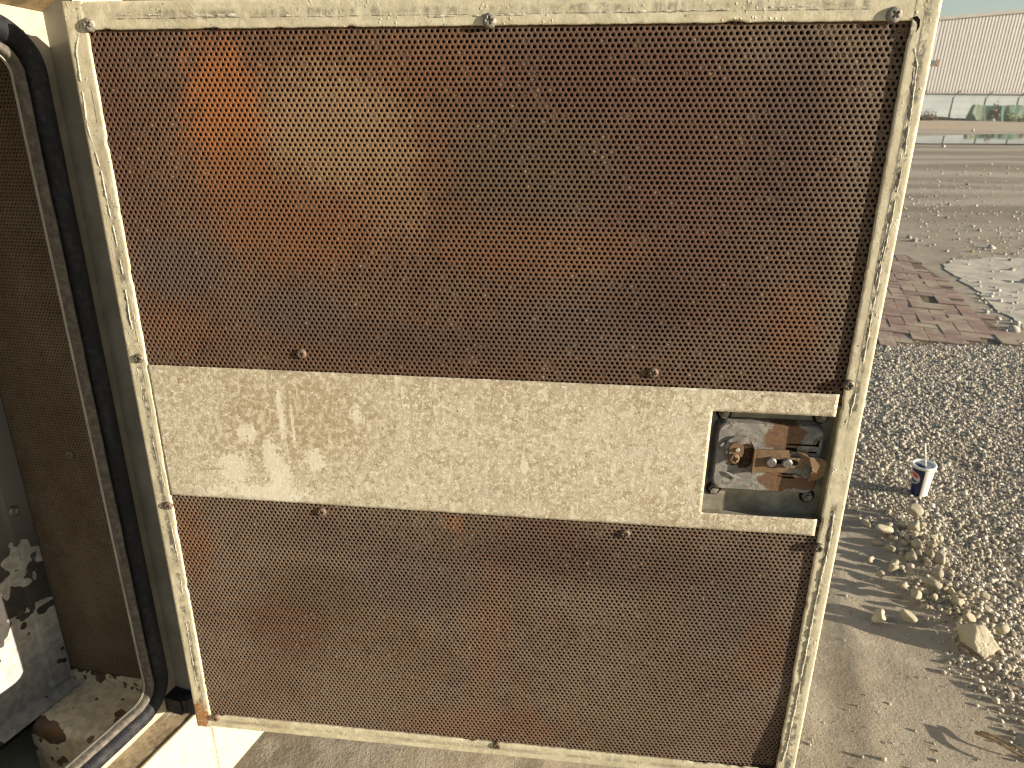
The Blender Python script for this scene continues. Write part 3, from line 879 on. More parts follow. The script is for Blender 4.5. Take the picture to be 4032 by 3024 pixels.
# dark kerb of debris along the fence
bm = bmesh.new()
xs = np.linspace(-28, 24, 150)
rows = []
for x in xs:
    h = 0.34 + 0.18 * float(fbm(np.array(x * 1.3), np.array(3.0), 3)) * 2
    rows.append([bm.verts.new((x, y, z)) for y, z in ((-0.35, -0.1), (0.25 + 0.1 * math.sin(x * 5), h * 0.7), (0.7, h), (1.4, h * 0.9), (2.4, -0.2))])
for a, b in zip(rows, rows[1:]):
    for k in range(4): bm.faces.new((a[k], b[k], b[k + 1], a[k + 1]))
M_DEBRIS = simple("dark_debris", (0.13, 0.10, 0.068), 0.95, 0.1, 0, 3, 0.45, 0.8, 0.05)
o = bm_obj("dirt_bank", bm, M_DEBRIS); o.matrix_world = wall_frame(0.9, 0.0)
tag(o, "low dark bank of dirt and debris along the fence foot", kind='structure')


def leaf_clump(name, center, size, n, col_a, col_b, leaf, label, cat, seed, group=None):
    r = np.random.default_rng(seed)
    s = NB(name + "_leaf", 0.7, 0.2)
    at = s.n("ShaderNodeAttribute"); at.attribute_name = "tone"
    m = s.done(s.mix(col_a, col_b, at.outputs["Fac"]))
    V, Fc, T = [], [], []
    for k in range(n):
        d = r.normal(size=3); d /= np.linalg.norm(d)
        p = d * r.uniform(0.35, 1) ** 0.6 * np.array(size); p[2] = abs(p[2]) * r.uniform(0.3, 1.1)
        a = r.normal(size=3); a /= np.linalg.norm(a); b = np.cross(a, r.normal(size=3)); b /= np.linalg.norm(b)
        L = leaf * r.uniform(0.6, 1.4)
        o = len(V)
        V += [p - a * L, p + b * L * 0.45, p + a * L, p - b * L * 0.45]; Fc.append((o, o + 1, o + 2, o + 3)); T += [r.random()] * 4
    root = empty(name, Matrix.Translation(center))
    me = mesh_np("foliage", np.array(V), [(4, np.array(Fc), 0)])
    at = me.attributes.new("tone", 'FLOAT', 'POINT'); at.data.foreach_set("value", np.array(T, np.float32))
    link("foliage", me, m, root)
    bm = bmesh.new()
    for k in range(6):
        d = Vector((r.normal() * size[0] * .5, r.normal() * size[1] * .5, size[2] * r.uniform(.5, .95)))
        tube(bm, [(0, 0, -0.05), tuple(d * 0.5 + Vector((0, 0, .05))), tuple(d)], [0.02 * size[2], 0.014 * size[2], 0.006 * size[2]], 5)
    bm_obj("stem", bm, simple(name + "_stem", (0.16, 0.11, 0.06), 0.8), root)
    return tag(root, label, cat, group)


def wf(off, x):      # point in the yard from fence coordinates
    p = FP + WN * off - WD * x
    return p


p = wf(-1.6, 2.9); leaf_clump("weed_bush", (p[0], p[1], 0.0), (0.55, 0.5, 0.95), 420, (0.10, 0.12, 0.05), (0.40, 0.41, 0.24), 0.10, "pale green spindly weed growing in front of the green net", "bush", 1)
p = wf(-1.7, 4.0); leaf_clump("weed_bush", (p[0], p[1], 0.0), (0.65, 0.5, 0.7), 420, (0.10, 0.12, 0.05), (0.44, 0.44, 0.27), 0.10, "low pale weed clump at the foot of the net, right of the spindly weed", "bush", 2)
p = wf(-0.3, 2.1); leaf_clump("scrub", (p[0], p[1], 0.3), (0.55, 0.4, 1.45), 380, (0.07, 0.065, 0.04), (0.22, 0.20, 0.12), 0.12, "tall grey dried scrub rising behind the green net", "bush", 3)
p = wf(-0.6, -4.1); leaf_clump("brush", (p[0], p[1], 0.0), (1.1, 0.6, 1.0), 520, (0.07, 0.045, 0.025), (0.26, 0.17, 0.09), 0.11, "brown dead brush heaped at the fence foot left of the net", "bush", 4)

# loader parked at the far side, mostly behind the door
M_YEL = simple("loader_paint", (0.55, 0.24, 0.03), 0.5, 0.4, 0, 2, 0.2, 0.1)
M_OFFW = simple("loader_roof", (0.62, 0.62, 0.60), 0.5, 0.4, 0, 2, 0.1, 0.1)
M_GLASS = simple("dark_glass", (0.03, 0.036, 0.05), 0.08, 0.5, 0, 1, 0.1, 0)
M_TYRE = simple("tyre_rubber", (0.035, 0.032, 0.03), 0.9, 0.1)
ld = empty("wheel_loader", Matrix.Translation((25.75, 49.4, 0)) @ Matrix.Rotation(math.radians(-30), 4, 'Z'))
tag(ld, "orange-yellow wheel loader with white cab roof, mostly hidden behind the open door", "loader")
bm = bmesh.new(); prism(bm, [(-3.2, 0.9), (1.35, 0.9), (1.5, 1.4), (1.45, 2.05), (-0.4, 2.15), (-3.2, 2.05)], -1.1, 1.1); bevel(bm, 0.06, 2); bm_obj("body", bm, M_YEL, ld)
bm = bmesh.new(); prism(bm, [(-0.55, 2.15), (1.3, 2.06), (1.42, 3.7), (-0.5, 3.7)], -0.85, 0.85); bevel(bm, 0.05, 2); bm_obj("cab_window", bm, M_GLASS, ld)
for x in (-0.52, 1.36):
    for y in (-0.87, 0.87):
        bm = bmesh.new(); box(bm, x - 0.07, x + 0.07, y - 0.06, y + 0.06, 2.1, 3.75); bm_obj("cab_pillar", bm, M_YEL, ld)
bm = bmesh.new(); box(bm, -0.85, 1.95, -1.0, 1.0, 3.75, 4.02); bevel(bm, 0.06, 2); bm_obj("cab_roof", bm, M_OFFW, ld)
bm = bmesh.new(); box(bm, 1.955, 2.06, -0.9, 0.9, 3.72, 4.06); bm_obj("light_bar", bm, M_YEL, ld)
bm = bmesh.new(); lathe(bm, [(0.35, -0.3), (0.68, -0.3), (0.75, -0.2), (0.75, 0.2), (0.68, 0.3), (0.35, 0.3)], 28, 'y')
wl = bm_obj("wheel", bm, M_TYRE, ld, Matrix.Translation((0.5, -1.1, 0.75)))
bm = bmesh.new(); lathe(bm, [(0.1, -0.32), (0.34, -0.31), (0.34, 0.31), (0.1, 0.32)], 20, 'y')
rm = bm_obj("rim", bm, M_YEL, wl)
for x, y in ((0.5, 1.1), (-2.4, -1.1), (-2.4, 1.1)):
    w2 = copy_obj(wl, ld, Matrix.Translation((x, y, 0.75))); copy_obj(rm, w2)
bm = bmesh.new(); prism(bm, [(-3.3, 1.9), (-3.0, 2.1), (-4.8, 0.8), (-5.0, 0.5)], -0.5, 0.5); bm_obj("loader_arm", bm, M_YEL, ld)
bm = bmesh.new(); prism(bm, [(-4.8, 0.12), (-4.7, 1.0), (-5.0, 1.15), (-5.9, 0.15), (-5.9, 0.08)], -1.3, 1.3); bm_obj("bucket", bm, M_STEEL, ld)

# litter on the far dirt
M_LITTER = simple("white_plastic", (0.5, 0.48, 0.44), 0.6, 0.3)
for k, (x, y, lab, col) in enumerate(((26.1, 40.9, "crumpled white plastic scrap on the far bank of the puddle near the loader", M_LITTER), (15.2, 25.2, "small round white scrap on dark dirt just before the puddle", M_LITTER),
                                      (4.62, 6.75, "tiny yellow scrap on the dirt beyond the concrete slab", simple("yellow_plastic", (0.70, 0.42, 0.05), 0.5)), (5.05, 6.72, "white pebble-like scrap beyond the concrete slab", M_LITTER))):
    v, f = rock_verts(2, 80 + k)
    rr = (0.11, 0.085, 0.014, 0.016)[k]
    o = link("litter", mesh_np("litter", v * rr, [(3, f, 0)]), col); o.location = (x, y, float(ground_z(x, y)) + rr * 0.6); tag(o, lab, "litter")

# thin dusty air
bm = bmesh.new(); box(bm, -190, 260, -130, 300, -1.6, 12.2)
hz = bpy.data.materials.new("dusty_air"); hz.use_nodes = True
for nd in list(hz.node_tree.nodes):
    if nd.type == 'BSDF_PRINCIPLED': hz.node_tree.nodes.remove(nd)
pv = hz.node_tree.nodes.new("ShaderNodeVolumePrincipled"); pv.inputs["Color"].default_value = (0.93, 0.95, 0.97, 1); pv.inputs["Density"].default_value = 0.0008
hz.node_tree.links.new(pv.outputs[0], [nd for nd in hz.node_tree.nodes if nd.type == 'OUTPUT_MATERIAL'][0].inputs["Volume"])
tag(bm_obj("haze", bm, hz), "thin pale dust haze over the yard", kind='stuff')

# ================================================================== PAPER CUP
CX, CY = 1.530, 2.166
CZ = float(ground_z(CX, CY)) + 0.006
cup = empty("paper_cup", Matrix.Translation((CX, CY, CZ)) @ Matrix.Rotation(math.radians(-4), 4, 'Y') @ Matrix.Rotation(math.radians(-22), 4, 'Z') @ Matrix.Scale(0.82, 4))
tag(cup, "white and navy paper drink cup with lid and straw standing on gravel", "cup")
HC, RB, RT = 0.148, 0.033, 0.046


def mat_cup():
    s = NB("cup_print", 0.35, 0.4)
    tc = s.n("ShaderNodeSeparateXYZ"); s.set(tc.inputs[0], s.co())
    ang = s.math('ARCTAN2', tc.outputs[1], tc.outputs[0])           # -pi..pi round the cup
    z = tc.outputs[2]
    # navy wrap on the left half with a slanting border
    a2 = s.math('ADD', ang, s.math('MULTIPLY', z, -0.6))
    navy = s.math('MULTIPLY', s.step(a2, -1.52, -1.50, 0, 1), 0)
    left = s.math('LESS_THAN', a2, -1.62)
    left = s.math('MAXIMUM', left, s.math('GREATER_THAN', a2, 2.3))
    c = s.mix((0.74, 0.72, 0.66), (0.012, 0.018, 0.070), left)
    # round emblem: red over white swoosh
    du = s.math('MULTIPLY', s.math('SUBTRACT', ang, -2.62), 0.041); dz = s.math('SUBTRACT', z, 0.092)
    rr = s.math('SQRT', s.math('ADD', s.math('MULTIPLY', du, du), s.math('MULTIPLY', dz, dz)))
    disc = s.math('LESS_THAN', rr, 0.030); inner = s.math('LESS_THAN', rr, 0.025)
    wave = s.math('ADD', dz, s.math('MULTIPLY', s.math('SINE', s.math('MULTIPLY', du, 90)), 0.005))
    em = s.mix((0.55, 0.55, 0.55), (0.50, 0.045, 0.03), s.math('GREATER_THAN', wave, 0.007))
    em = s.mix(em, (0.02, 0.03, 0.13), s.math('LESS_THAN', wave, -0.007))
    c = s.mix(c, (0.5, 0.5, 0.5), disc); c = s.mix(c, em, inner)
    # small orange mark near the rim on the white side
    mu = s.math('ABSOLUTE', s.math('MULTIPLY', s.math('SUBTRACT', ang, -0.72), 0.045)); mz = s.math('ABSOLUTE', s.math('SUBTRACT', z, 0.130))
    mk = s.math('MULTIPLY', s.math('LESS_THAN', mu, 0.006), s.math('LESS_THAN', mz, 0.0045))
    c = s.mix(c, (0.80, 0.38, 0.02), mk)
    return s.done(c)


bm = bmesh.new(); lathe(bm, [(RB - .004, .004), (RB - .0015, 0), (RB, .001)] + [(RB + (RT - RB) * t, HC * t) for t in np.linspace(0.04, 1, 12)], 48)
bm_obj("cup_body", bm, mat_cup(), cup, None, True)
M_LID = simple("lid_plastic", (0.74, 0.74, 0.72), 0.3, 0.5, 0, 30, 0.05, 0.05)
M_LIDIN = simple("lid_film", (0.40, 0.395, 0.375), 0.3, 0.5, 0, 60, 0.25, 0.1)
bm = bmesh.new(); lathe(bm, [(RT + .0005, HC - .006), (RT + .0035, HC - .005), (RT + .0042, HC + .001), (RT + .003, HC + .0055), (RT - .001, HC + .0065), (RT - .006, HC + .0045), (RT - .0075, HC - .004)], 48)
bm_obj("lid", bm, [M_LID], cup, None, True)
bm = bmesh.new(); lathe(bm, [(RT - .0068, HC - .0035), (.010, HC - .0025), (.009, HC + .001), (.0045, HC + .001)], 40)
bm_obj("lid_top", bm, M_LIDIN, cup, None, False)
bm = bmesh.new(); tube(bm, [(.006, -.006, HC - .03), (.004, -.006, HC), (-.004, -.002, HC + .05), (-.013, .003, HC + .108)], .0036, 12)
bm_obj("straw", bm, simple("straw_plastic", (0.72, 0.71, 0.66), 0.4, 0.4), cup, None, True)

# ================================================================== THE ENCLOSURE
enc = empty("equipment_enclosure", mat4(MO, MS, MU, D0 + MU * ENC_BASE))
tag(enc, "weathered cream steel equipment enclosure with its rusty perforated door swung open", "enclosure")
# local coords: x outward, y along the side away from the camera, z = up + 1
RB_X, OUT_X = -0.090, -0.046            # rebate plane, outer side plane
TOPZ, BOTZ = 1.0044, 0.116               # rebate top and bottom returns
CRY = 0.0535                            # hinge-side return
DOOR_L = -0.79                          # far (left, near camera) end of the opening
SB = -0.0335                              # floor of the shell


def plate(name, pts, mat, sub=0, thick=0.002, smooth=False, bev=0):
    bm = bmesh.new()
    f = bm.faces.new([bm.verts.new(p) for p in pts])
    if sub: bmesh.ops.subdivide_edges(bm, edges=bm.edges, cuts=sub, use_grid_fill=True)
    o = bm_obj(name, bm, mat, enc, None, smooth)
    md = o.modifiers.new("thickness", 'SOLIDIFY'); md.thickness = thick; md.offset = -1
    return o


# outer side: band below the opening, jamb beyond the hinge, band above
bm = bmesh.new()
def rect(bm, y0, y1, z0, z1, x): return bm.faces.new([bm.verts.new(p) for p in ((x, y0, z0), (x, y1, z0), (x, y1, z1), (x, y0, z1))])
rect(bm, -1.15, 0.0618, SB, BOTZ + 0.0018, OUT_X); rect(bm, 0.0648, 1.35, SB, BOTZ - 0.002, OUT_X)
rect(bm, CRY, 1.35, BOTZ - 0.002, 1.06, OUT_X); rect(bm, -1.15, CRY, TOPZ + 0.0208, 1.06, OUT_X); rect(bm, -1.15, DOOR_L, BOTZ - 0.002, TOPZ, OUT_X)
bmesh.ops.remove_doubles(bm, verts=bm.verts, dist=0.0001)
o = bm_obj("side_panel", bm, M_SHELL, enc); md = o.modifiers.new("thickness", 'SOLIDIFY'); md.thickness = 0.003; md.offset = -1
bm = bmesh.new(); box(bm, OUT_X - 0.02, OUT_X - 0.0012, 0.058, 0.069, SB + 0.001, BOTZ - 0.004); bm_obj("panel_seam", bm, M_LEDGE, enc)
# rebate returns
bm = bmesh.new(); bm.faces.new([bm.verts.new(p) for p in ((RB_X, CRY, BOTZ), (OUT_X, CRY, BOTZ), (OUT_X, CRY, TOPZ + 0.020), (RB_X, CRY, TOPZ))])
bm_obj("hinge_jamb", bm, M_JAMB, enc)
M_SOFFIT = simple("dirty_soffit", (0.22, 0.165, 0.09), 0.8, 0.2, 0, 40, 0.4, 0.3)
for (a, b) in ((DOOR_L, -0.0035), (-0.0020, CRY)):
    bm = bmesh.new(); prism_y(bm, [(RB_X, TOPZ), (OUT_X - 0.0005, TOPZ + 0.020), (OUT_X - 0.0005, TOPZ + 0.023), (RB_X, TOPZ + 0.003)], a, b); bm_obj("top_return", bm, M_SOFFIT, enc)
ys = np.linspace(DOOR_L, CRY - 0.0003, 160); xs = np.linspace(RB_X + 0.0002, OUT_X - 0.0034, 10)
bm = bmesh.new(); G = [[bm.verts.new((x, y, BOTZ + 0.0015 * float(fbm(x * 90, y * 90, 3)) + 0.003 * (1 - (x - RB_X) / (OUT_X - RB_X)))) for y in ys] for x in xs]
for i in range(len(xs) - 1):
    for j in range(len(ys) - 1): bm.faces.new((G[i][j], G[i + 1][j], G[i + 1][j + 1], G[i][j + 1]))
bm_obj("sill_return", bm, M_LEDGE, enc, None, True)


# rebate plane with the rounded door opening, and the rubber seal round it
def rrect(y0, y1, z0, z1, r, n=14):
    pts = []
    for (cy, cz, a0) in ((y1 - r, z1 - r, 0), (y0 + r, z1 - r, 90), (y0 + r, z0 + r, 180), (y1 - r, z0 + r, 270)):
        for k in range(n + 1):
            a = math.radians(a0 + 90 * k / n); pts.append((cy + r * math.cos(a), cz + r * math.sin(a)))
    return pts


def resample(pts, step):
    out = []
    for k in range(len(pts)):
        a, b = np.array(pts[k]), np.array(pts[(k + 1) % len(pts)]); d = np.linalg.norm(b - a); m = max(1, int(d / step))
        for t in range(m): out.append(tuple(a + (b - a) * t / m))
    return out


OPEN = rrect(DOOR_L + 0.05, 0.0074, 0.1665, 0.9625, 0.022)
OUTER = [(DOOR_L, TOPZ), (DOOR_L, BOTZ), (CRY, BOTZ), (CRY, TOPZ)]
bm = bmesh.new()
n = len(OPEN)
inn = [bm.verts.new((RB_X, y, z)) for y, z in OPEN]
cen = np.array([(DOOR_L + CRY) / 2, (TOPZ + BOTZ) / 2])
def proj_out(p):
    y, z = p
    cands = []
    dy0, dy1, dz0, dz1 = y - DOOR_L, CRY - y, z - BOTZ, TOPZ - z
    m = min(dy0, dy1, dz0, dz1)
    if m == dy0: return (DOOR_L, z)
    if m == dy1: return (CRY, z)
    if m == dz0: return (y, BOTZ)
    return (y, TOPZ)
quarter = n // 4
def side_pt(k):
    # corners of OPEN fan to the corners of OUTER
    c = (k // quarter)
    y, z = OPEN[k]
    cy, cz = [(CRY, TOPZ), (DOOR_L, TOPZ), (DOOR_L, BOTZ), (CRY, BOTZ)][c]
    return (cy, cz)
outv = {}
for k in range(n):
    p = side_pt(k)
    if p not in outv: outv[p] = bm.verts.new((RB_X, p[0], p[1]))
for k in range(n):
    a, b = side_pt(k), side_pt((k + 1) % n)
    if a == b: bm.faces.new((inn[k], outv[a], inn[(k + 1) % n]))
    else: bm.faces.new((inn[k], outv[a], outv[b], inn[(k + 1) % n]))
bmesh.ops.recalc_face_normals(bm, faces=bm.faces)
o = bm_obj("door_rebate", bm, M_JAMB, enc); md = o.modifiers.new("thickness", 'SOLIDIFY'); md.thickness = 0.003; md.offset = 0


def sweep(name, path, prof, mat, parent, wob=0.0):
    """prof: (across, out) pairs; across is measured outward from the path"""
    path = resample(path, 0.006); n = len(path); P = np.array(path)
    T = np.roll(P, -1, 0) - np.roll(P, 1, 0); T /= np.linalg.norm(T, axis=1)[:, None]
    Nn = np.stack([T[:, 1], -T[:, 0]], -1)
    V = []
    ss = np.arange(n) * 0.006
    for k, (a, h) in enumerate(prof):
        w = wob * fbm(ss * 30, np.full(n, k * 3.7), 3)
        V.append(np.stack([RB_X + 0.0005 + h + w, P[:, 0] + Nn[:, 0] * (a + w), P[:, 1] + Nn[:, 1] * (a + w)], -1))
    V = np.array(V); m = len(prof)
    I = np.arange(m * n).reshape(m, n); J2 = np.roll(I, -1, 1)
    q = np.stack([I[:-1], J2[:-1], J2[1:], I[1:]], -1).reshape(-1, 4)
    return link(name, mesh_np(name, V.reshape(-1, 3), [(4, q, 0)]), mat, parent, None, True)


CEN = rrect(DOOR_L + 0.04, 0.0290, 0.1452, 0.9856, 0.041, 18)
hw, hh = 0.0116, 0.0150
prof = [(-hw * math.cos(t) * (1.0 if True else 0), hh * math.sin(t) ** 0.8) for t in np.linspace(0.0, math.pi, 15)]
prof = [(p[0], p[1] if not (0.9 < i / 15 < 0.2) else p[1]) for i, p in enumerate(prof)]
seal = sweep("door_seal", CEN, prof, M_RUBBER, enc, 0.0006)
CLIP = rrect(DOOR_L + 0.0585, 0.0120, 0.1625, 0.9680, 0.0255, 18)
prof = [(-0.0038, -0.004), (-0.0040, 0.006), (-0.0030, 0.0092), (0.0, 0.0108), (0.0026, 0.0096), (0.0036, 0.006), (0.0038, 0.0)]
sweep("seal_clip", CLIP, prof, M_CLIP, seal, 0.0008)

# dark rubber stop at the lower hinge corner
bm = bmesh.new(); box(bm, RB_X + 0.0006, RB_X + 0.030, CRY - 0.022, CRY - 0.0006, BOTZ + 0.004, BOTZ + 0.028); bevel(bm, 0.007, 3)
lathe(bm, [(0.0085, BOTZ + 0.010), (0.0085, BOTZ + 0.030)], 16, 'z', (RB_X + 0.033, CRY - 0.012, 0))
bm_obj("hinge_stop", bm, M_RUBBER, enc)

# inside: divider, floor beam, perforated lining
IX = -0.341
WL = np.array([0.9913, 0.1314])          # (x, y) direction of the lined wall
C0 = np.array([IX, 0.0755])
bm = bmesh.new()                          # the grey divider with a raised flange and a turned foot
fl = [(IX, -1.1, 0.062), (IX, 0.0745, 0.062), (IX, 0.0745, 1.0), (IX, -1.1, 1.0)]
Y1 = 0.0745
for (x0, x1, y0, y1) in ((IX, IX, -1.1, Y1 - 0.034), (IX, IX + 0.006, Y1 - 0.034, Y1 - 0.030), (IX + 0.006, IX + 0.006, Y1 - 0.030, Y1), (IX + 0.006, IX - 0.012, Y1, Y1 + 0.0002)):
    bm.faces.new([bm.verts.new(p) for p in ((x0, y0, 0.072), (x1, y1, 0.072), (x1, y1, 1.0), (x0, y0, 1.0))])
bm.faces.new([bm.verts.new(p) for p in ((IX, -1.1, 0.072), (IX + 0.022, -1.1, 0.058), (IX + 0.022, Y1, 0.058), (IX, Y1, 0.072))])
bmesh.ops.recalc_face_normals(bm, faces=bm.faces)
bm_obj("inner_panel", bm, M_INNER, enc)
# floor beam: flat top, rounded front, face going down
bm = bmesh.new()
profile = [(0.30, 0.0565), (0.006, 0.0565), (-0.004, 0.0545), (-0.011, 0.049), (-0.0145, 0.040), (-0.0165, -0.08)]
rows = []
for (yy, zz) in profile:
    rows.append([bm.verts.new((x, yy + (x - IX) * 0.095, zz)) for x in np.linspace(IX + 0.021, RB_X - 0.0005, 30)])
for a, b in zip(rows, rows[1:]):
    for k in range(29): bm.faces.new((a[k], b[k], b[k + 1], a[k + 1]))
bmesh.ops.recalc_face_normals(bm, faces=bm.faces)
bm_obj("floor_beam", bm, M_SILL, enc, None, True)
# ledge below the lining
bm = bmesh.new()
def wl(t, d): return C0 + WL * t + np.array([WL[1], -WL[0]]) * d      # d towards the camera
a0, a1 = wl(0.0, 0.004), wl(0.36, 0.004); b0, b1 = wl(0.0, 0.0), wl(0.36, 0.0)
f = [bm.verts.new(p) for p in ((a0[0], a0[1], 0.0567), (a1[0], a1[1], 0.0567), (a1[0], a1[1], 0.087), (a0[0], a0[1], 0.080), (b0[0], b0[1], 0.0815), (b1[0], b1[1], 0.0885), (b0[0], b0[1], 0.0567), (b1[0], b1[1], 0.0567))]
bm.faces.new((f[0], f[1], f[2], f[3])); bm.faces.new((f[3], f[2], f[5], f[4])); bm.faces.new((f[4], f[5], f[7], f[6]))
bm_obj("lining_ledge", bm, M_STEP, enc)
# shell: back, ceiling, floor, far end
bm = bmesh.new()
box(bm, -1.25, -1.246, -1.15, 1.35, SB, 1.06); box(bm, -1.246, OUT_X - 0.003, -1.15, 1.35, 1.056, 1.06)
box(bm, -1.246, OUT_X - 0.003, 1.346, 1.35, SB, 1.056); box(bm, -1.246, OUT_X - 0.003, -1.15, -1.146, SB, 1.056)
box(bm, -1.246, OUT_X - 0.003, -1.146, 1.346, SB, SB + 0.003); bm_obj("shell", bm, M_SHELL, enc)
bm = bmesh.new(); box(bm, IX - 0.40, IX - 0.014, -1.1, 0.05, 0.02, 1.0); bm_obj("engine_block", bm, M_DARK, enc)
bm = bmesh.new(); box(bm, -1.30, 0.0, -1.20, 1.40, 1.0602, 1.085); bevel(bm, 0.008, 2); bm_obj("roof", bm, M_SHELL, enc)
bm = bmesh.new()
for x in (-1.15, -0.32): box(bm, x, x + 0.12, -1.1, 1.3, -0.12, SB - 0.001)
for y in (-0.9, 0.1, 1.1):
    for x in (-1.15, -0.32): box(bm, x + 0.01, x + 0.11, y, y + 0.1, -0.5, -0.121)
bm_obj("skid", bm, M_DARK, enc)


# ------------------------------------------------------------------ perforated sheet builder
def perforated(name, u0, u1, z0, z1, pu, pv, r, thick, NS, mat, parent, front, local=None, bevel_r=0.00022, bend=None, seed=1, skip=None):
    """staggered round holes as real openings. x-z plane, front face at y = front, sheet goes to +y"""
    rg = np.random.default_rng(seed)
    nc, nr = int((u1 - u0) / pu), int((z1 - z0) / pv)
    c, rr = np.meshgrid(np.arange(nc), np.arange(nr))
    cx = u0 + (c + 0.5 + 0.5 * (rr % 2)) * pu; cz = z1 - (rr + 0.5) * pv
    keep = (cx < u1)
    cx, cz = cx[keep].ravel(), cz[keep].ravel()
    n = len(cx)
    h1, h2 = pv / 2 + pu * pu / (8 * pv), pv / 2 - pu * pu / (8 * pv)
    hexa = np.array([(0, h1), (-pu / 2, h2), (-pu / 2, -h2), (0, -h1), (pu / 2, -h2), (pu / 2, h2)])
    an = np.pi / 2 + np.arange(NS) * 2 * np.pi / NS
    circ = np.stack([np.cos(an), np.sin(an)], -1)
    rad = r * (1 + 0.05 * rg.normal(size=(n, 1))) * np.ones((1, NS)) * (1 + 0.03 * rg.normal(size=(n, NS)))
    jit = rg.normal(size=(n, 2)) * 0.00004
    C = np.stack([cx, cz], -1)
    Hx = C[:, None] + hexa[None]
    rings = []
    yb = lambda p: (bend(p[..., 0], p[..., 1]) if bend else 0.0)
    def lay(xy, y):
        yy = front + y + yb(xy)
        return np.stack([xy[..., 0], np.broadcast_to(yy, xy.shape[:-1]), xy[..., 1]], -1)
    V = [lay(Hx, 0.0)]
    R0 = (C + jit)[:, None] + circ[None] * (rad + bevel_r)[..., None]; R1 = (C + jit)[:, None] + circ[None] * rad[..., None]
    if bevel_r > 0:
        V += [lay(R0, 0.0), lay(R1, bevel_r * 0.8), lay(R1, thick)]
    else:
        V += [lay(R1, 0.0), lay(R1, thick)]
    V = np.concatenate(V, 1); per = V.shape[1]
    tri = []
    st = NS // 6
    for i in range(6):
        j = (i + 1) % 6; a = 6 + i * st
        if st == 2:
            b, d = 6 + i * 2 + 1, 6 + (i * 2 + 2) % NS
            tri += [(i, b, a), (i, j, b), (j, d, b)]
        else:
            d = 6 + (i + 1) % NS
            tri += [(i, d, a), (i, j, d)]
    qd = []
    nl = 2 if bevel_r > 0 else 1
    for l in range(nl):
        o0, o1 = 6 + l * NS, 6 + (l + 1) * NS
        for k in range(NS): qd.append((o0 + k, o0 + (k + 1) % NS, o1 + (k + 1) % NS, o1 + k))
    off = (np.arange(n) * per)[:, None, None]
    # front is -y, so flip the winding
    T = (np.array(tri)[None] + off).reshape(-1, 3); Q = (np.array(qd)[None] + off).reshape(-1, 4)
    ob = link(name, mesh_np(name, V.reshape(-1, 3), [(3, T, 0), (4, Q, 0)]), mat, parent, local)
    return ob, cx, cz, rad[:, 0]


WALL_M = Matrix(((WL[0], -WL[1], 0, C0[0]), (WL[1], WL[0], 0, C0[1]), (0, 0, 1, 0), (0, 0, 0, 1)))
lin, *_ = perforated("perforated_lining", 0.001, 0.345, 0.083, 1.04, 0.0049, 0.00425, 0.00145, 0.001, 6, M_RUST_IN, enc, 0.0, WALL_M, 0.0, seed=4)
bm = bmesh.new(); box(bm, -0.02, 0.36, 0.006, 0.03, 0.05, 1.04); bm_obj("lining_foam", bm, M_DARK, enc, WALL_M)

# ================================================================== THE DOOR
T_SKIN = 0.027
bm = bmesh.new()
# pressed outer skin: a tray with a turned edge
prism(bm, [(0.0035, 0.0035), (DW - 0.0035, 0.0035), (DW - 0.0035, DH - 0.0035), (0.0035, DH - 0.0035)], T_SKIN, T_SKIN + 0.012)
bevel(bm, 0.003, 2)
door = bm_obj("door", bm, M_SHELL, enc, ENC_M.inverted() @ DOOR_M)
door["label"] = "open inward-facing door with two rusty perforated panels and cream frame"

FRONT_MESH = 0.0030
bend_lo = lambda x, z: 0.0045 * sstep(0.63, 0.75, x) * sstep(0.16, 0.02, z) if False else 0.0050 * sstep(0.60, 0.75, x) * (1 - sstep(0.015, 0.13, z))
up_ob, ux, uz, ur = perforated("perforated_panel", 0.008, DW - 0.006, DH - 0.352, DH - 0.012, 0.00515, 0.0043, 0.00146, 0.0012, 12, M_RUST_UP, door, FRONT_MESH, None, 0.00020, seed=2)
up_ob["label"] = "large upper perforated panel with orange rust patch"
lo_ob, lx, lz, lr = perforated("perforated_panel", 0.008, DW - 0.006, 0.010, DH - 0.4985, 0.00515, 0.0043, 0.00146, 0.0012, 12, M_RUST_LO, door, FRONT_MESH, None, 0.00020, bend=bend_lo, seed=3)
lo_ob["label"] = "lower perforated panel, duller grey-brown"

# foam behind, pressed unevenly against the sheet
xs = np.arange(0.006, DW - 0.004, 0.0035)
for (za, zb) in ((DH - 0.352, DH - 0.011), (0.008, DH - 0.4975)):
    zs = np.arange(za, zb, 0.0035)
    XX, ZZ = np.meshgrid(xs, zs, indexing='ij')
    h = fbm(XX * 16, ZZ * 16, 3) + 0.5 * fbm(XX * 70, ZZ * 70, 2)
    yy = FRONT_MESH + 0.0024 + np.clip(0.006 - 0.022 * h, 0, 0.014) + (bend_lo(XX, ZZ) if za < 0.1 else 0)
    In = np.arange(XX.size).reshape(XX.shape)
    Q = np.stack([In[:-1, :-1], In[1:, :-1], In[1:, 1:], In[:-1, 1:]], -1).reshape(-1, 4)
    link("foam_liner", mesh_np("foam_liner", np.stack([XX, yy, ZZ], -1).reshape(-1, 3), [(4, Q, 0)]), M_FOAM, door, None, True)

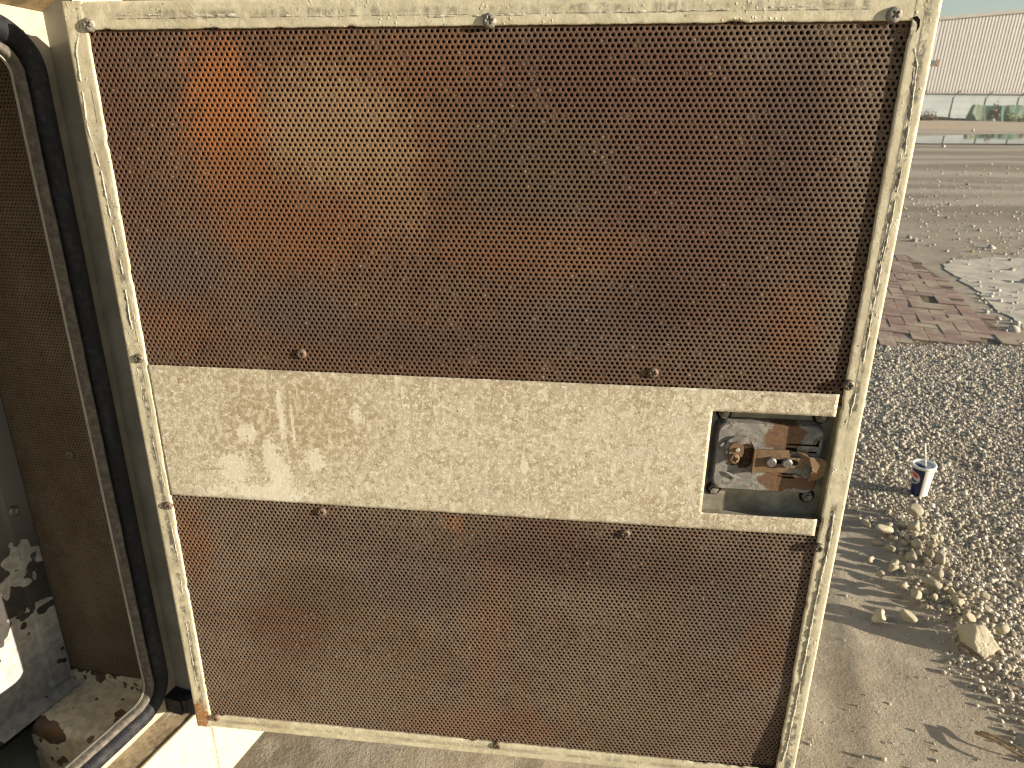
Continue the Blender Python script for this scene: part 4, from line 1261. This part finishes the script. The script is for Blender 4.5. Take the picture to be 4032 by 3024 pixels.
# holes silted up with dirt
def plugs(name, cx, cz, rad, seed, dens, mat, bend=None):
    rg = np.random.default_rng(seed)
    pr = dens(cx, cz)
    k = rg.random(len(cx)) < pr
    cx, cz, rad = cx[k], cz[k], rad[k]
    n = len(cx); NS = 8
    an = np.arange(NS) * 2 * np.pi / NS
    tilt = rg.normal(size=(n, 2)) * 0.12
    ring = np.stack([np.cos(an), np.sin(an)], -1)[None] * (rad * 1.0)[:, None, None]
    dep = rg.uniform(0.0003, 0.0010, n)
    y = FRONT_MESH + dep[:, None] + (ring * tilt[:, None]).sum(-1) + (bend(cx, cz)[:, None] if bend else 0)
    V = np.stack([cx[:, None] + ring[..., 0], y, cz[:, None] + ring[..., 1]], -1)
    F = np.arange(n * NS).reshape(n, NS)
    o = link(name, mesh_np(name, V.reshape(-1, 3), [(NS, F, 0)]), mat, door); o["kind"] = 'stuff'
    return o


s = NB("hole_dirt", 0.95, 0.1)
M_SILT = s.done(s.mix((0.05, 0.036, 0.025), (0.24, 0.19, 0.13), s.step(s.noise(700, 2), 0.42, 0.62)))
plugs("silted_holes", ux, uz, ur, 1, lambda x, z: 0.05 + 0.25 * np.exp(-(((z - (DH - 0.335)) / 0.016) ** 2)) * (fbm(x * 20, z * 20, 2) > 0) + 0.16 * (fbm(x * 14, z * 14, 3) > 0.12), M_SILT)
plugs("silted_holes", lx, lz, lr, 2, lambda x, z: 0.08 + 0.45 * np.exp(-(((x - 0.34) / 0.06) ** 2 + ((z - (DH - 0.525)) / 0.02) ** 2)) + 0.2 * (fbm(x * 14, z * 14, 3) > 0.08), M_SILT, bend_lo)


# frame rails: sheet strips with a rolled outer edge and a ragged painted inner edge
def rail(name, length, width, place, seed, roll=0.0032, depth=T_SKIN, in_drop=0.0024, ends=(0, 0)):
    """local strip: a along the rail, b from the outer edge (0) inward (width); place(a, b, y) -> door xyz"""
    na = int(length / 0.0022)
    A = np.linspace(0, length, na + 1)
    bs = [(0.0, depth, 0)] + [(roll * (1 - math.cos(t)), roll * (1 - math.sin(t)), 0) for t in np.linspace(0.0, math.pi / 2, 6)]
    bs += [(b, 0.0, 1) for b in np.linspace(roll * 1.5, width - 0.0012, 9)] + [(width - 0.0003, 0.00025, 2), (width, 0.0007, 2), (width, in_drop, 2)]
    rows = []
    for (b, y, kind) in bs:
        bb = np.full_like(A, b); yy = np.full_like(A, y)
        if kind >= 1:
            yy = yy - 0.00030 * fbm(A * 60 + seed * 9, np.full_like(A, b * 140 + seed), 3) - 0.0002 * fbm(A * 260, np.full_like(A, b * 300 + seed), 2)
        if kind == 2:
            e = 0.0011 * fbm(A * 120 + seed * 31, np.full_like(A, seed * 2.0), 4, 0.7)
            chip = -0.0012 * sstep(0.16, 0.30, fbm(A * 55 + seed * 13, np.full_like(A, 3.3), 2))
            bb = bb + e + chip
        rows.append(np.array([place(a, q, w) for a, q, w in zip(A, bb, yy)]))
    V = np.array(rows); m, n2 = V.shape[:2]
    I = np.arange(m * n2).reshape(m, n2)
    Q = np.stack([I[:-1, :-1], I[:-1, 1:], I[1:, 1:], I[1:, :-1]], -1).reshape(-1, 4)
    me = mesh_np(name, V.reshape(-1, 3), [(4, Q, 0)])
    bm = bmesh.new(); bm.from_mesh(me); bmesh.ops.recalc_face_normals(bm, faces=bm.faces)
    if sum(f.normal.y * f.calc_area() for f in bm.faces) > 0: bmesh.ops.reverse_faces(bm, faces=bm.faces)
    bm.to_mesh(me); bm.free()
    return link(name, me, M_FRAME, door, None, True)


SW_L, SW_R, RW_T, RW_B = 0.0217, 0.0217, 0.0236, 0.0215
rail("stile", DH, SW_L, lambda a, b, y: (b, y, a), 1)["label"] = "left frame stile with rusted lower corner"
rail("stile", DH, SW_R, lambda a, b, y: (DW - b, y, a), 2)["label"] = "right frame stile with a crusted sealant line"
rail("rail", DW - SW_L - SW_R + 0.008, RW_T, lambda a, b, y: (SW_L - 0.004 + a, y + 0.00012, DH - b), 3)["label"] = "top frame rail"
rail("rail", DW - SW_L - SW_R + 0.008, RW_B, lambda a, b, y: (SW_L - 0.004 + a, y + 0.00012, b), 4)["label"] = "bottom frame rail"

# middle panel with the notch for the latch
bm = bmesh.new()
UL, UR, VT, VB = 0.0212, 0.7345, 0.3455, 0.5024
NU, NT, NB2 = 0.6173, 0.3685, 0.4832
us = list(np.linspace(UL, NU, 180)) + list(np.linspace(NU, UR, 36))[1:]
vs_ = list(np.linspace(VT, NT, 8)) + list(np.linspace(NT, NB2, 36))[1:] + list(np.linspace(NB2, VB, 8))[1:]
grid = {}
for i, u in enumerate(us):
    for j, v in enumerate(vs_):
        du = dv = 0
        if j in (0, len(vs_) - 1): dv = 0.0005 * float(fbm(np.array(u * 130), np.array(j * 1.7), 3, 0.7))
        y = 0.0002 - 0.00045 * float(fbm(np.array(u * 9), np.array(v * 9), 2)) - 0.00012 * float(fbm(np.array(u * 160), np.array(v * 160), 2))
        y += 0.0002
        grid[i, j] = (u, y, DH - v - dv)
bmv = {}
def gv(i, j):
    if (i, j) not in bmv: bmv[i, j] = bm.verts.new(grid[i, j])
    return bmv[i, j]
for i in range(len(us) - 1):
    for j in range(len(vs_) - 1):
        uc, vc = (us[i] + us[i + 1]) / 2, (vs_[j] + vs_[j + 1]) / 2
        if uc > NU and NT < vc < NB2: continue
        bm.faces.new((gv(i, j), gv(i, j + 1), gv(i + 1, j + 1), gv(i + 1, j)))
if bm.faces[:][0].normal.y > 0: bmesh.ops.reverse_faces(bm, faces=bm.faces)
bm.normal_update()
o = bm_obj("middle_panel", bm, M_BAR, door, None, True)
if o.data.polygons[0].normal.y > 0: o.data.flip_normals()
md = o.modifiers.new("thickness", 'SOLIDIFY'); md.thickness = 0.0016; md.offset = -1
o["label"] = "cream middle panel smeared with tan dirt and white paint splashes"
# latch well: floor is the outer skin's inner face, left side coloured near black for its shade
bm = bmesh.new(); box(bm, 0.600, 0.7425, 0.0246, 0.0268, DH - 0.494, DH - 0.358); bm_obj("latch_well_floor", bm, M_TRAY, door)
bm = bmesh.new(); box(bm, 0.6125, 0.6145, 0.0030, 0.0244, DH - 0.494, DH - 0.358); bm_obj("latch_well_side", bm, M_DARK, door)
for (za, zb) in ((DH - 0.3605, DH - 0.3585), (DH - 0.4935, DH - 0.4915)):
    bm = bmesh.new(); box(bm, 0.6147, 0.7420, 0.0045, 0.0244, za, zb); bm_obj("latch_well_side", bm, M_TRAY, door)


# torn notch where the right stile meets the top rail
cres = [(0.7385, 0.0215), (0.7418, 0.0205), (0.7446, 0.0232), (0.7450, 0.0285), (0.7434, 0.0318), (0.7436, 0.0285), (0.7424, 0.0250), (0.7404, 0.0238)]
bm = bmesh.new(); prism(bm, [(u, DH - v) for u, v in cres], -0.00045, 0.0002); bm_obj("torn_notch", bm, M_SLOT, door)
bm = bmesh.new(); prism(bm, [(u, DH - v) for u, v in ((0.7388, 0.0232), (0.7408, 0.0242), (0.7426, 0.0268), (0.7428, 0.0305), (0.7412, 0.0335), (0.7388, 0.0340))], -0.0008, 0.0004); bevel(bm, 0.0002, 1); bm_obj("bent_tab", bm, M_CRUST, door)


# old sealant crust on the frame
def bead(pts, w, h, seed, gap=0.25):
    P = []
    for (u0, v0), (u1, v1) in zip(pts, pts[1:]):
        L = math.hypot(u1 - u0, v1 - v0); n = max(1, int(L / 0.0012))
        for k in range(n): P.append((u0 + (u1 - u0) * k / n, v0 + (v1 - v0) * k / n))
    P = np.array(P); n = len(P); sidx = np.arange(n) * 0.0012
    T = np.gradient(P, axis=0); T /= np.linalg.norm(T, axis=1)[:, None] + 1e-9; Nn = np.stack([-T[:, 1], T[:, 0]], -1)
    wob = fbm(sidx * 35, np.full(n, seed * 1.3), 3) * 0.0016
    amp = np.clip(sstep(-0.10 + gap, 0.12 + gap, 0.35 + fbm(sidx * 70, np.full(n, seed * 5.3), 3)), 0, 1)
    W = w * (0.35 + 0.9 * np.clip(0.5 + fbm(sidx * 180, np.full(n, seed * 7.7), 3) * 1.6, 0, 1)) * amp
    Hh = h * (0.4 + np.clip(0.6 + fbm(sidx * 260, np.full(n, seed * 2.9), 2) * 2, 0, 1.4)) * amp
    V = []
    for (f, g) in ((-1, 0), (-0.75, 0.7), (-0.2, 1), (0.35, 0.95), (0.8, 0.6), (1, 0)):
        q = P + Nn * (wob + f * W)[:, None] + Nn * (fbm(sidx * 400, np.full(n, f * 11 + seed), 2) * 0.0007)[:, None]
        V.append(np.stack([q[:, 0], 0.0002 - g * Hh + (amp < 0.05) * 0.001, DH - q[:, 1]], -1))
    V = np.array(V); I = np.arange(6 * n).reshape(6, n)
    Q = np.stack([I[:-1, :-1], I[1:, :-1], I[1:, 1:], I[:-1, 1:]], -1).reshape(-1, 4)
    return link("sealant_crust", mesh_np("sealant_crust", V.reshape(-1, 3), [(4, Q, 0)]), M_CRUST, door)


RUP = [(0.7442, 0.0439), (0.7491, 0.0571), (0.7507, 0.088), (0.7523, 0.1283), (0.7516, 0.1576), (0.7506, 0.2102), (0.7495, 0.2661), (0.7503, 0.3103), (0.7483, 0.3462), (0.7473, 0.3753)]
bead(RUP, 0.0011, 0.0007, 1, 0.22); bead([(u - 0.0022, v) for u, v in RUP], 0.0007, 0.0005, 2, 0.34)
bead([(0.7489, 0.4715), (0.7497, 0.5007), (0.7498, 0.5221), (0.748, 0.5442), (0.7476, 0.6026), (0.7464, 0.6679), (0.7463, 0.7258), (0.7454, 0.7908), (0.7423, 0.811)], 0.0014, 0.0012, 3, 0.05)
bead([(0.0139, 0.0261), (0.0076, 0.0408), (0.0066, 0.0688), (0.0048, 0.1068), (0.0105, 0.1486), (0.0113, 0.1972), (0.0135, 0.2274), (0.012, 0.3073)], 0.0011, 0.0008, 4, 0.25)
bead([(0.0097, 0.35), (0.0109, 0.4239), (0.017, 0.4931)], 0.0007, 0.0005, 5, 0.36)
bead([(0.0155, 0.53), (0.0167, 0.5881), (0.0117, 0.6993), (0.0104, 0.8)], 0.0008, 0.0005, 6, 0.34)
bead([(0.0437, 0.012), (0.16, 0.0135), (0.3441, 0.0165), (0.5381, 0.0148), (0.690, 0.011)], 0.0010, 0.0006, 7, 0.36)


# screws: pan heads with a real cross recess
def screw_mesh(name, R=0.0054, H=0.0028, flange=False):
    NR, NA = 18, 48
    V, F = [], []
    for i in range(NR + 1):
        r = R * i / NR
        for k in range(NA):
            a = 2 * math.pi * k / NA
            x, z = r * math.cos(a), r * math.sin(a)
            t = r / R
            y = -H * (1 - t ** 2.6) ** 0.5 if t < 1 else 0.0
            y = -H * max(0.0, 1 - t ** 4) ** 0.5 * (1 - 0.12 * t * t)
            c, s2 = math.cos(0.6), math.sin(0.6)
            xr, zr = x * c + z * s2, -x * s2 + z * c
            cross = max(min(1, (0.00080 - min(abs(xr), abs(zr))) / 0.0002 + 0.5), 0) * (1 if max(abs(xr), abs(zr)) < 0.0027 else 0)
            y += 0.0024 * cross * (1 - 0.5 * r / 0.0027)
            V.append((x, y, z))
    for i in range(NR):
        for k in range(NA):
            F.append((i * NA + k, (i + 1) * NA + k, (i + 1) * NA + (k + 1) % NA, i * NA + (k + 1) % NA))
    rim = NR * NA
    for k in range(NA): V.append((V[rim + k][0], 0.0022, V[rim + k][2]))
    for k in range(NA): F.append((rim + k, rim + NA + k, rim + NA + (k + 1) % NA, rim + (k + 1) % NA))
    return mesh_np(name, V, [(4, F, 0)])


SCR = screw_mesh("screw")
def screw(u, v, mat, y=0.0, sc=1.0, rot=0.0):
    o = bpy.data.objects.new("screw", SCR); COL.objects.link(o); o.parent = door
    if not SCR.materials: SCR.materials.append(M_SCREW_RUST)
    o.matrix_basis = Matrix.Translation((u, y, DH - v)) @ Matrix.Rotation(rot, 4, 'Y') @ Matrix.Diagonal((sc, 1, sc, 1))
    o.material_slots[0].link = 'OBJECT'; o.material_slots[0].material = mat
    return o


for (u, v, m, y, sc) in ((0.025, 0.0195, M_SCREW_GREY, -0.0003, 1.12), (0.3945, 0.0200, M_SCREW_GREY, -0.0002, 1.12), (0.7239, 0.0196, M_SCREW_GREY, -0.0004, 1.15),
                         (0.0142, 0.3384, M_SCREW_DARK, -0.0002, 0.96), (0.0170, 0.5162, M_SCREW_RUST, -0.0002, 0.95), (0.7408, 0.3349, M_SCREW_DARK, -0.0010, 1.0), (0.7403, 0.5152, M_SCREW_DARK, -0.0010, 0.98),
                         (0.1951, 0.3267, M_SCREW_RUST, FRONT_MESH - 0.0002, 1.0), (0.5564, 0.3317, M_SCREW_RUST, FRONT_MESH - 0.0002, 1.0), (0.2003, 0.5131, M_SCREW_RUST, FRONT_MESH - 0.0002, 1.0),
                         (0.5406, 0.5158, M_SCREW_RUST, FRONT_MESH - 0.0002, 1.0), (0.0292, 0.8296, M_SCREW_RUST, -0.0002, 1.0), (0.4009, 0.8295, M_SCREW_RUST, 0.0003, 1.0)):
    screw(u, v, m, y, sc, random.uniform(0, 1.5))

# ------------------------------------------------------------------ the latch
def vz(v): return DH - v
WELL = 0.0246
DISH = 0.0115                                    # face of the raised dish
def rr2(u0, u1, v0, v1, r, n=6):
    return [(p[0], p[1]) for p in rrect(u0, u1, vz(v1), vz(v0), r, n)]
dish_pts = [(u, z) for u, z in rr2(0.6262, 0.7322, 0.384, 0.4600, 0.011)]
bm = bmesh.new()
cen = np.array([0.679, vz(0.422)])
rings = []
for (sc, y) in ((1.03, WELL), (1.0, DISH + 0.004), (0.985, DISH + 0.0012), (0.955, DISH), (0.5, DISH - 0.0002)):
    rings.append([bm.verts.new((cen[0] + (p[0] - cen[0]) * sc, y, cen[1] + (p[1] - cen[1]) * sc)) for p in dish_pts])
for a, b in zip(rings, rings[1:]):
    for k in range(len(a)): bm.faces.new((a[k], a[(k + 1) % len(a)], b[(k + 1) % len(a)], b[k]))
bm.faces.new(rings[-1])
bmesh.ops.recalc_face_normals(bm, faces=bm.faces)
if sum(f.normal.y * f.calc_area() for f in bm.faces) > 0: bmesh.ops.reverse_faces(bm, faces=bm.faces)
bm_obj("latch_dish", bm, M_DISH, door)
# hole torn round the spindle, and the curled flakes of its coat
hp = []
rg = np.random.default_rng(5)
for k in range(22):
    a = 2 * math.pi * k / 22; rr = 0.0125 * (1 + 0.16 * rg.normal()) * (1.15 if math.cos(a) > 0 else 1.0)
    hp.append((0.6535 + rr * math.cos(a), vz(0.4205) + rr * 1.12 * math.sin(a)))
bm = bmesh.new(); prism(bm, hp, DISH - 0.0007, DISH + 0.0005); bm_obj("torn_opening", bm, simple("burnt_rust", (0.045, 0.028, 0.018), 0.85, 0.15, 0, 200, 0.5, 0.6, 0.001), door)
for (pts, y0, y1) in (([(0.6335, 0.4110), (0.6385, 0.4020), (0.6450, 0.3975), (0.6560, 0.3965), (0.6600, 0.4045), (0.6480, 0.4065), (0.6400, 0.4115)], -0.0022, -0.0035),
                      ([(0.6300, 0.4080), (0.6335, 0.4040), (0.6352, 0.4118), (0.6315, 0.4122)], -0.0045, -0.0020), ([(0.6380, 0.4385), (0.6480, 0.4405), (0.6560, 0.4460), (0.6450, 0.4425)], -0.0015, -0.0025)):
    n = len(pts); bm = bmesh.new()
    a = [bm.verts.new((u, DISH + (y0 if k < n // 2 else y1), vz(v))) for k, (u, v) in enumerate(pts)]
    b = [bm.verts.new((u, DISH + (y0 if k < n // 2 else y1) + 0.0005, vz(v))) for k, (u, v) in enumerate(pts)]
    bm.faces.new(a); bm.faces.new(b[::-1])
    for k in range(n): bm.faces.new((a[k], b[k], b[(k + 1) % n], a[(k + 1) % n]))
    bm_obj("paint_flake", bm, M_DISH, door)
# lever plate, its pin and screw
lp = [(0.6395, 0.4185)] + [(0.6465 + 0.0070 * math.cos(math.radians(t)), 0.4095 - 0.0062 * math.sin(math.radians(t))) for t in np.linspace(180, 0, 11)] + [(0.6535, 0.4150), (0.6525, 0.4190)]
bm = bmesh.new(); prism(bm, [(u, vz(v)) for u, v in lp], DISH - 0.0060, DISH - 0.0042); bevel(bm, 0.0003, 1); bm_obj("lever_plate", bm, M_LATCH, door)
bm = bmesh.new(); lathe(bm, [(0.0024, -0.0005), (0.0024, 0.0008), (0.0016, 0.0011)][::-1] if False else [(0.0016, -0.0016), (0.0024, -0.0012), (0.0024, 0.004)], 20, 'y')
bm_obj("lever_pin", bm, M_BOLT, door, Matrix.Translation((0.6468, DISH - 0.0060, vz(0.4112))))
screw(0.6446, 0.4212, M_LATCH, DISH - 0.0058, 1.08, 0.3)
bm = bmesh.new(); lathe(bm, [(0.0036, -0.0052), (0.0040, 0.0)], 18, 'y'); bm_obj("spindle", bm, M_LATCH, door, Matrix.Translation((0.6446, DISH, vz(0.4212))))
# channel bracket: floor with a turned-up left edge
bm = bmesh.new()
prism(bm, [(0.6660, vz(0.4105)), (0.6985, vz(0.4098)), (0.6985, vz(0.4135)), (0.7000, vz(0.4140)), (0.7000, vz(0.4310)), (0.6985, vz(0.4315)), (0.6985, vz(0.4345)), (0.6660, vz(0.4358))], DISH - 0.0046, DISH - 0.0028)
prism(bm, [(0.6642, vz(0.4100)), (0.66595, vz(0.4105)), (0.66595, vz(0.4368)), (0.6642, vz(0.4378))], DISH - 0.0062, DISH - 0.0004)
bevel(bm, 0.0004, 1); bm_obj("channel_bracket", bm, M_LATCH, door)
bm = bmesh.new(); prism(bm, [(0.6830, vz(0.4178)), (0.7150, vz(0.4170)), (0.7150, vz(0.4285)), (0.6830, vz(0.4285))], DISH - 0.0056, DISH - 0.0047); bevel(bm, 0.0003, 1)
bm_obj("slide_bar", bm, M_LATCH, door)
for (u, v) in ((0.6815, 0.4225), (0.6972, 0.4228)):
    bm = bmesh.new(); lathe(bm, [(0.0040, -0.0040), (0.0049, -0.0034), (0.0052, -0.0022), (0.0052, 0.002)], 28, 'y')
    bm_obj("rivet", bm, M_STEEL, door, Matrix.Translation((u, DISH - 0.0050, vz(v))))
bm = bmesh.new()
prism(bm, rr2(0.7005, 0.7082, 0.4195, 0.4255, 0.0029, 5), DISH - 0.0060, DISH - 0.0055)          # slot in the slide
prism(bm, rr2(0.6870, 0.6925, 0.4205, 0.4245, 0.0012, 3), DISH - 0.0060, DISH - 0.0055)
for (u0, u1, v0, v1) in ((0.6965, 0.7260, 0.4040, 0.4058), (0.7245, 0.7275, 0.3990, 0.4062), (0.6965, 0.7068, 0.4085, 0.4125), (0.6960, 0.7080, 0.4372, 0.4386), (0.6970, 0.7085, 0.4412, 0.4430), (0.7185, 0.7265, 0.4115, 0.4135)):
    prism(bm, [(u0, vz(v0)), (u1, vz(v0)), (u1, vz(v1)), (u0, vz(v1))], DISH - 0.0004, DISH + 0.0002)
bm_obj("dish_slot", bm, M_SLOT, door)
bm = bmesh.new(); prism(bm, [(0.7060, vz(0.4372)), (0.7150, vz(0.4392)), (0.7150, vz(0.4402)), (0.7060, vz(0.4384))], DISH - 0.0040, DISH - 0.0005); prism(bm, [(0.7237, vz(0.3968)), (0.7248, vz(0.3968)), (0.7248, vz(0.4015)), (0.7237, vz(0.4015))], DISH - 0.003, DISH - 0.0004)
bm_obj("guide_tab", bm, M_LATCH, door)
# the bolt: a bent plate with a broad sloped nose
bm = bmesh.new()
V = lambda u, v, n: bm.verts.new((u, n, vz(v)))
# upper leaf, knee and nose (front surface), then thickness
P = {'a': (0.7068, 0.4110, 0.0080), 'b': (0.7150, 0.4108, 0.0078), 'c': (0.7178, 0.4150, 0.0040), 'c2': (0.7262, 0.4148, 0.0046), 'd': (0.7348, 0.4178, 0.0040), 'e': (0.7355, 0.4215, 0.0034),
     'f': (0.7352, 0.4355, 0.0050), 'g': (0.7325, 0.4385, 0.0060), 'h': (0.7212, 0.4450, 0.0095), 'i': (0.7218, 0.4285, 0.0022), 'j': (0.7208, 0.4248, 0.0020), 'k': (0.7112, 0.4218, 0.0064), 'l': (0.7092, 0.4180, 0.0080)}
tri = [('a', 'b', 'c', 'l'), ('l', 'c', 'j', 'k'), ('c', 'c2', 'd', 'e', 'j'), ('j', 'e', 'f', 'i'), ('i', 'f', 'g', 'h')]
A = {k: V(*p) for k, p in P.items()}; B = {k: V(p[0], p[1], p[2] + 0.0017) for k, p in P.items()}
for f in tri:
    bm.faces.new([A[k] for k in f]); bm.faces.new([B[k] for k in f[::-1]])
ed = {}
for f in tri:
    for x, y in zip(f, f[1:] + f[:1]):
        ed[(x, y)] = ed.get((x, y), 0) + 1
for (x, y) in ed:
    if (y, x) not in ed: bm.faces.new((A[y], A[x], B[x], B[y]))
bmesh.ops.recalc_face_normals(bm, faces=bm.faces)
bevel(bm, 0.0004, 2, 0.35); bm_obj("latch_bolt", bm, M_LATCH, door)
# mounting bolts in the well corners
bm = bmesh.new()
lathe(bm, [(0.0034, -0.0075), (0.0034, 0)], 14, 'y'); lathe(bm, [(0.0056, -0.0042), (0.0058, 0)], 6, 'y'); lathe(bm, [(0.0078, -0.0012), (0.0078, 0.0002)], 20, 'y', mi=1)
bolt_me = bpy.data.meshes.new("mounting_bolt"); bm.to_mesh(bolt_me); bm.free(); bolt_me.materials.append(M_BOLT); bolt_me.materials.append(M_DARK)
for (u, v) in ((0.6335, 0.3785), (0.6318, 0.4652), (0.7290, 0.3780), (0.7285, 0.4680)):
    o = bpy.data.objects.new("mounting_bolt", bolt_me); COL.objects.link(o); o.parent = door; o.matrix_basis = Matrix.Translation((u, WELL, vz(v)))

# screws of the enclosure's own lining
for (loc, rot) in (((IX + 0.008, 0.052, 0.381), math.radians(90)),):
    o = bpy.data.objects.new("screw", SCR); COL.objects.link(o); o.parent = enc
    o.matrix_basis = Matrix.Translation(loc) @ Matrix.Rotation(rot, 4, 'Z') @ Matrix.Diagonal((1.5, 1.2, 1.5, 1))
    o.material_slots[0].link = 'OBJECT'; o.material_slots[0].material = M_STEEL
o = bpy.data.objects.new("screw", SCR); COL.objects.link(o); o.parent = enc
o.matrix_basis = WALL_M @ Matrix.Translation((0.098, 0.0, 0.469)) @ Matrix.Diagonal((1.2, 1, 1.2, 1)); o.material_slots[0].link = 'OBJECT'; o.material_slots[0].material = M_SCREW_DARK
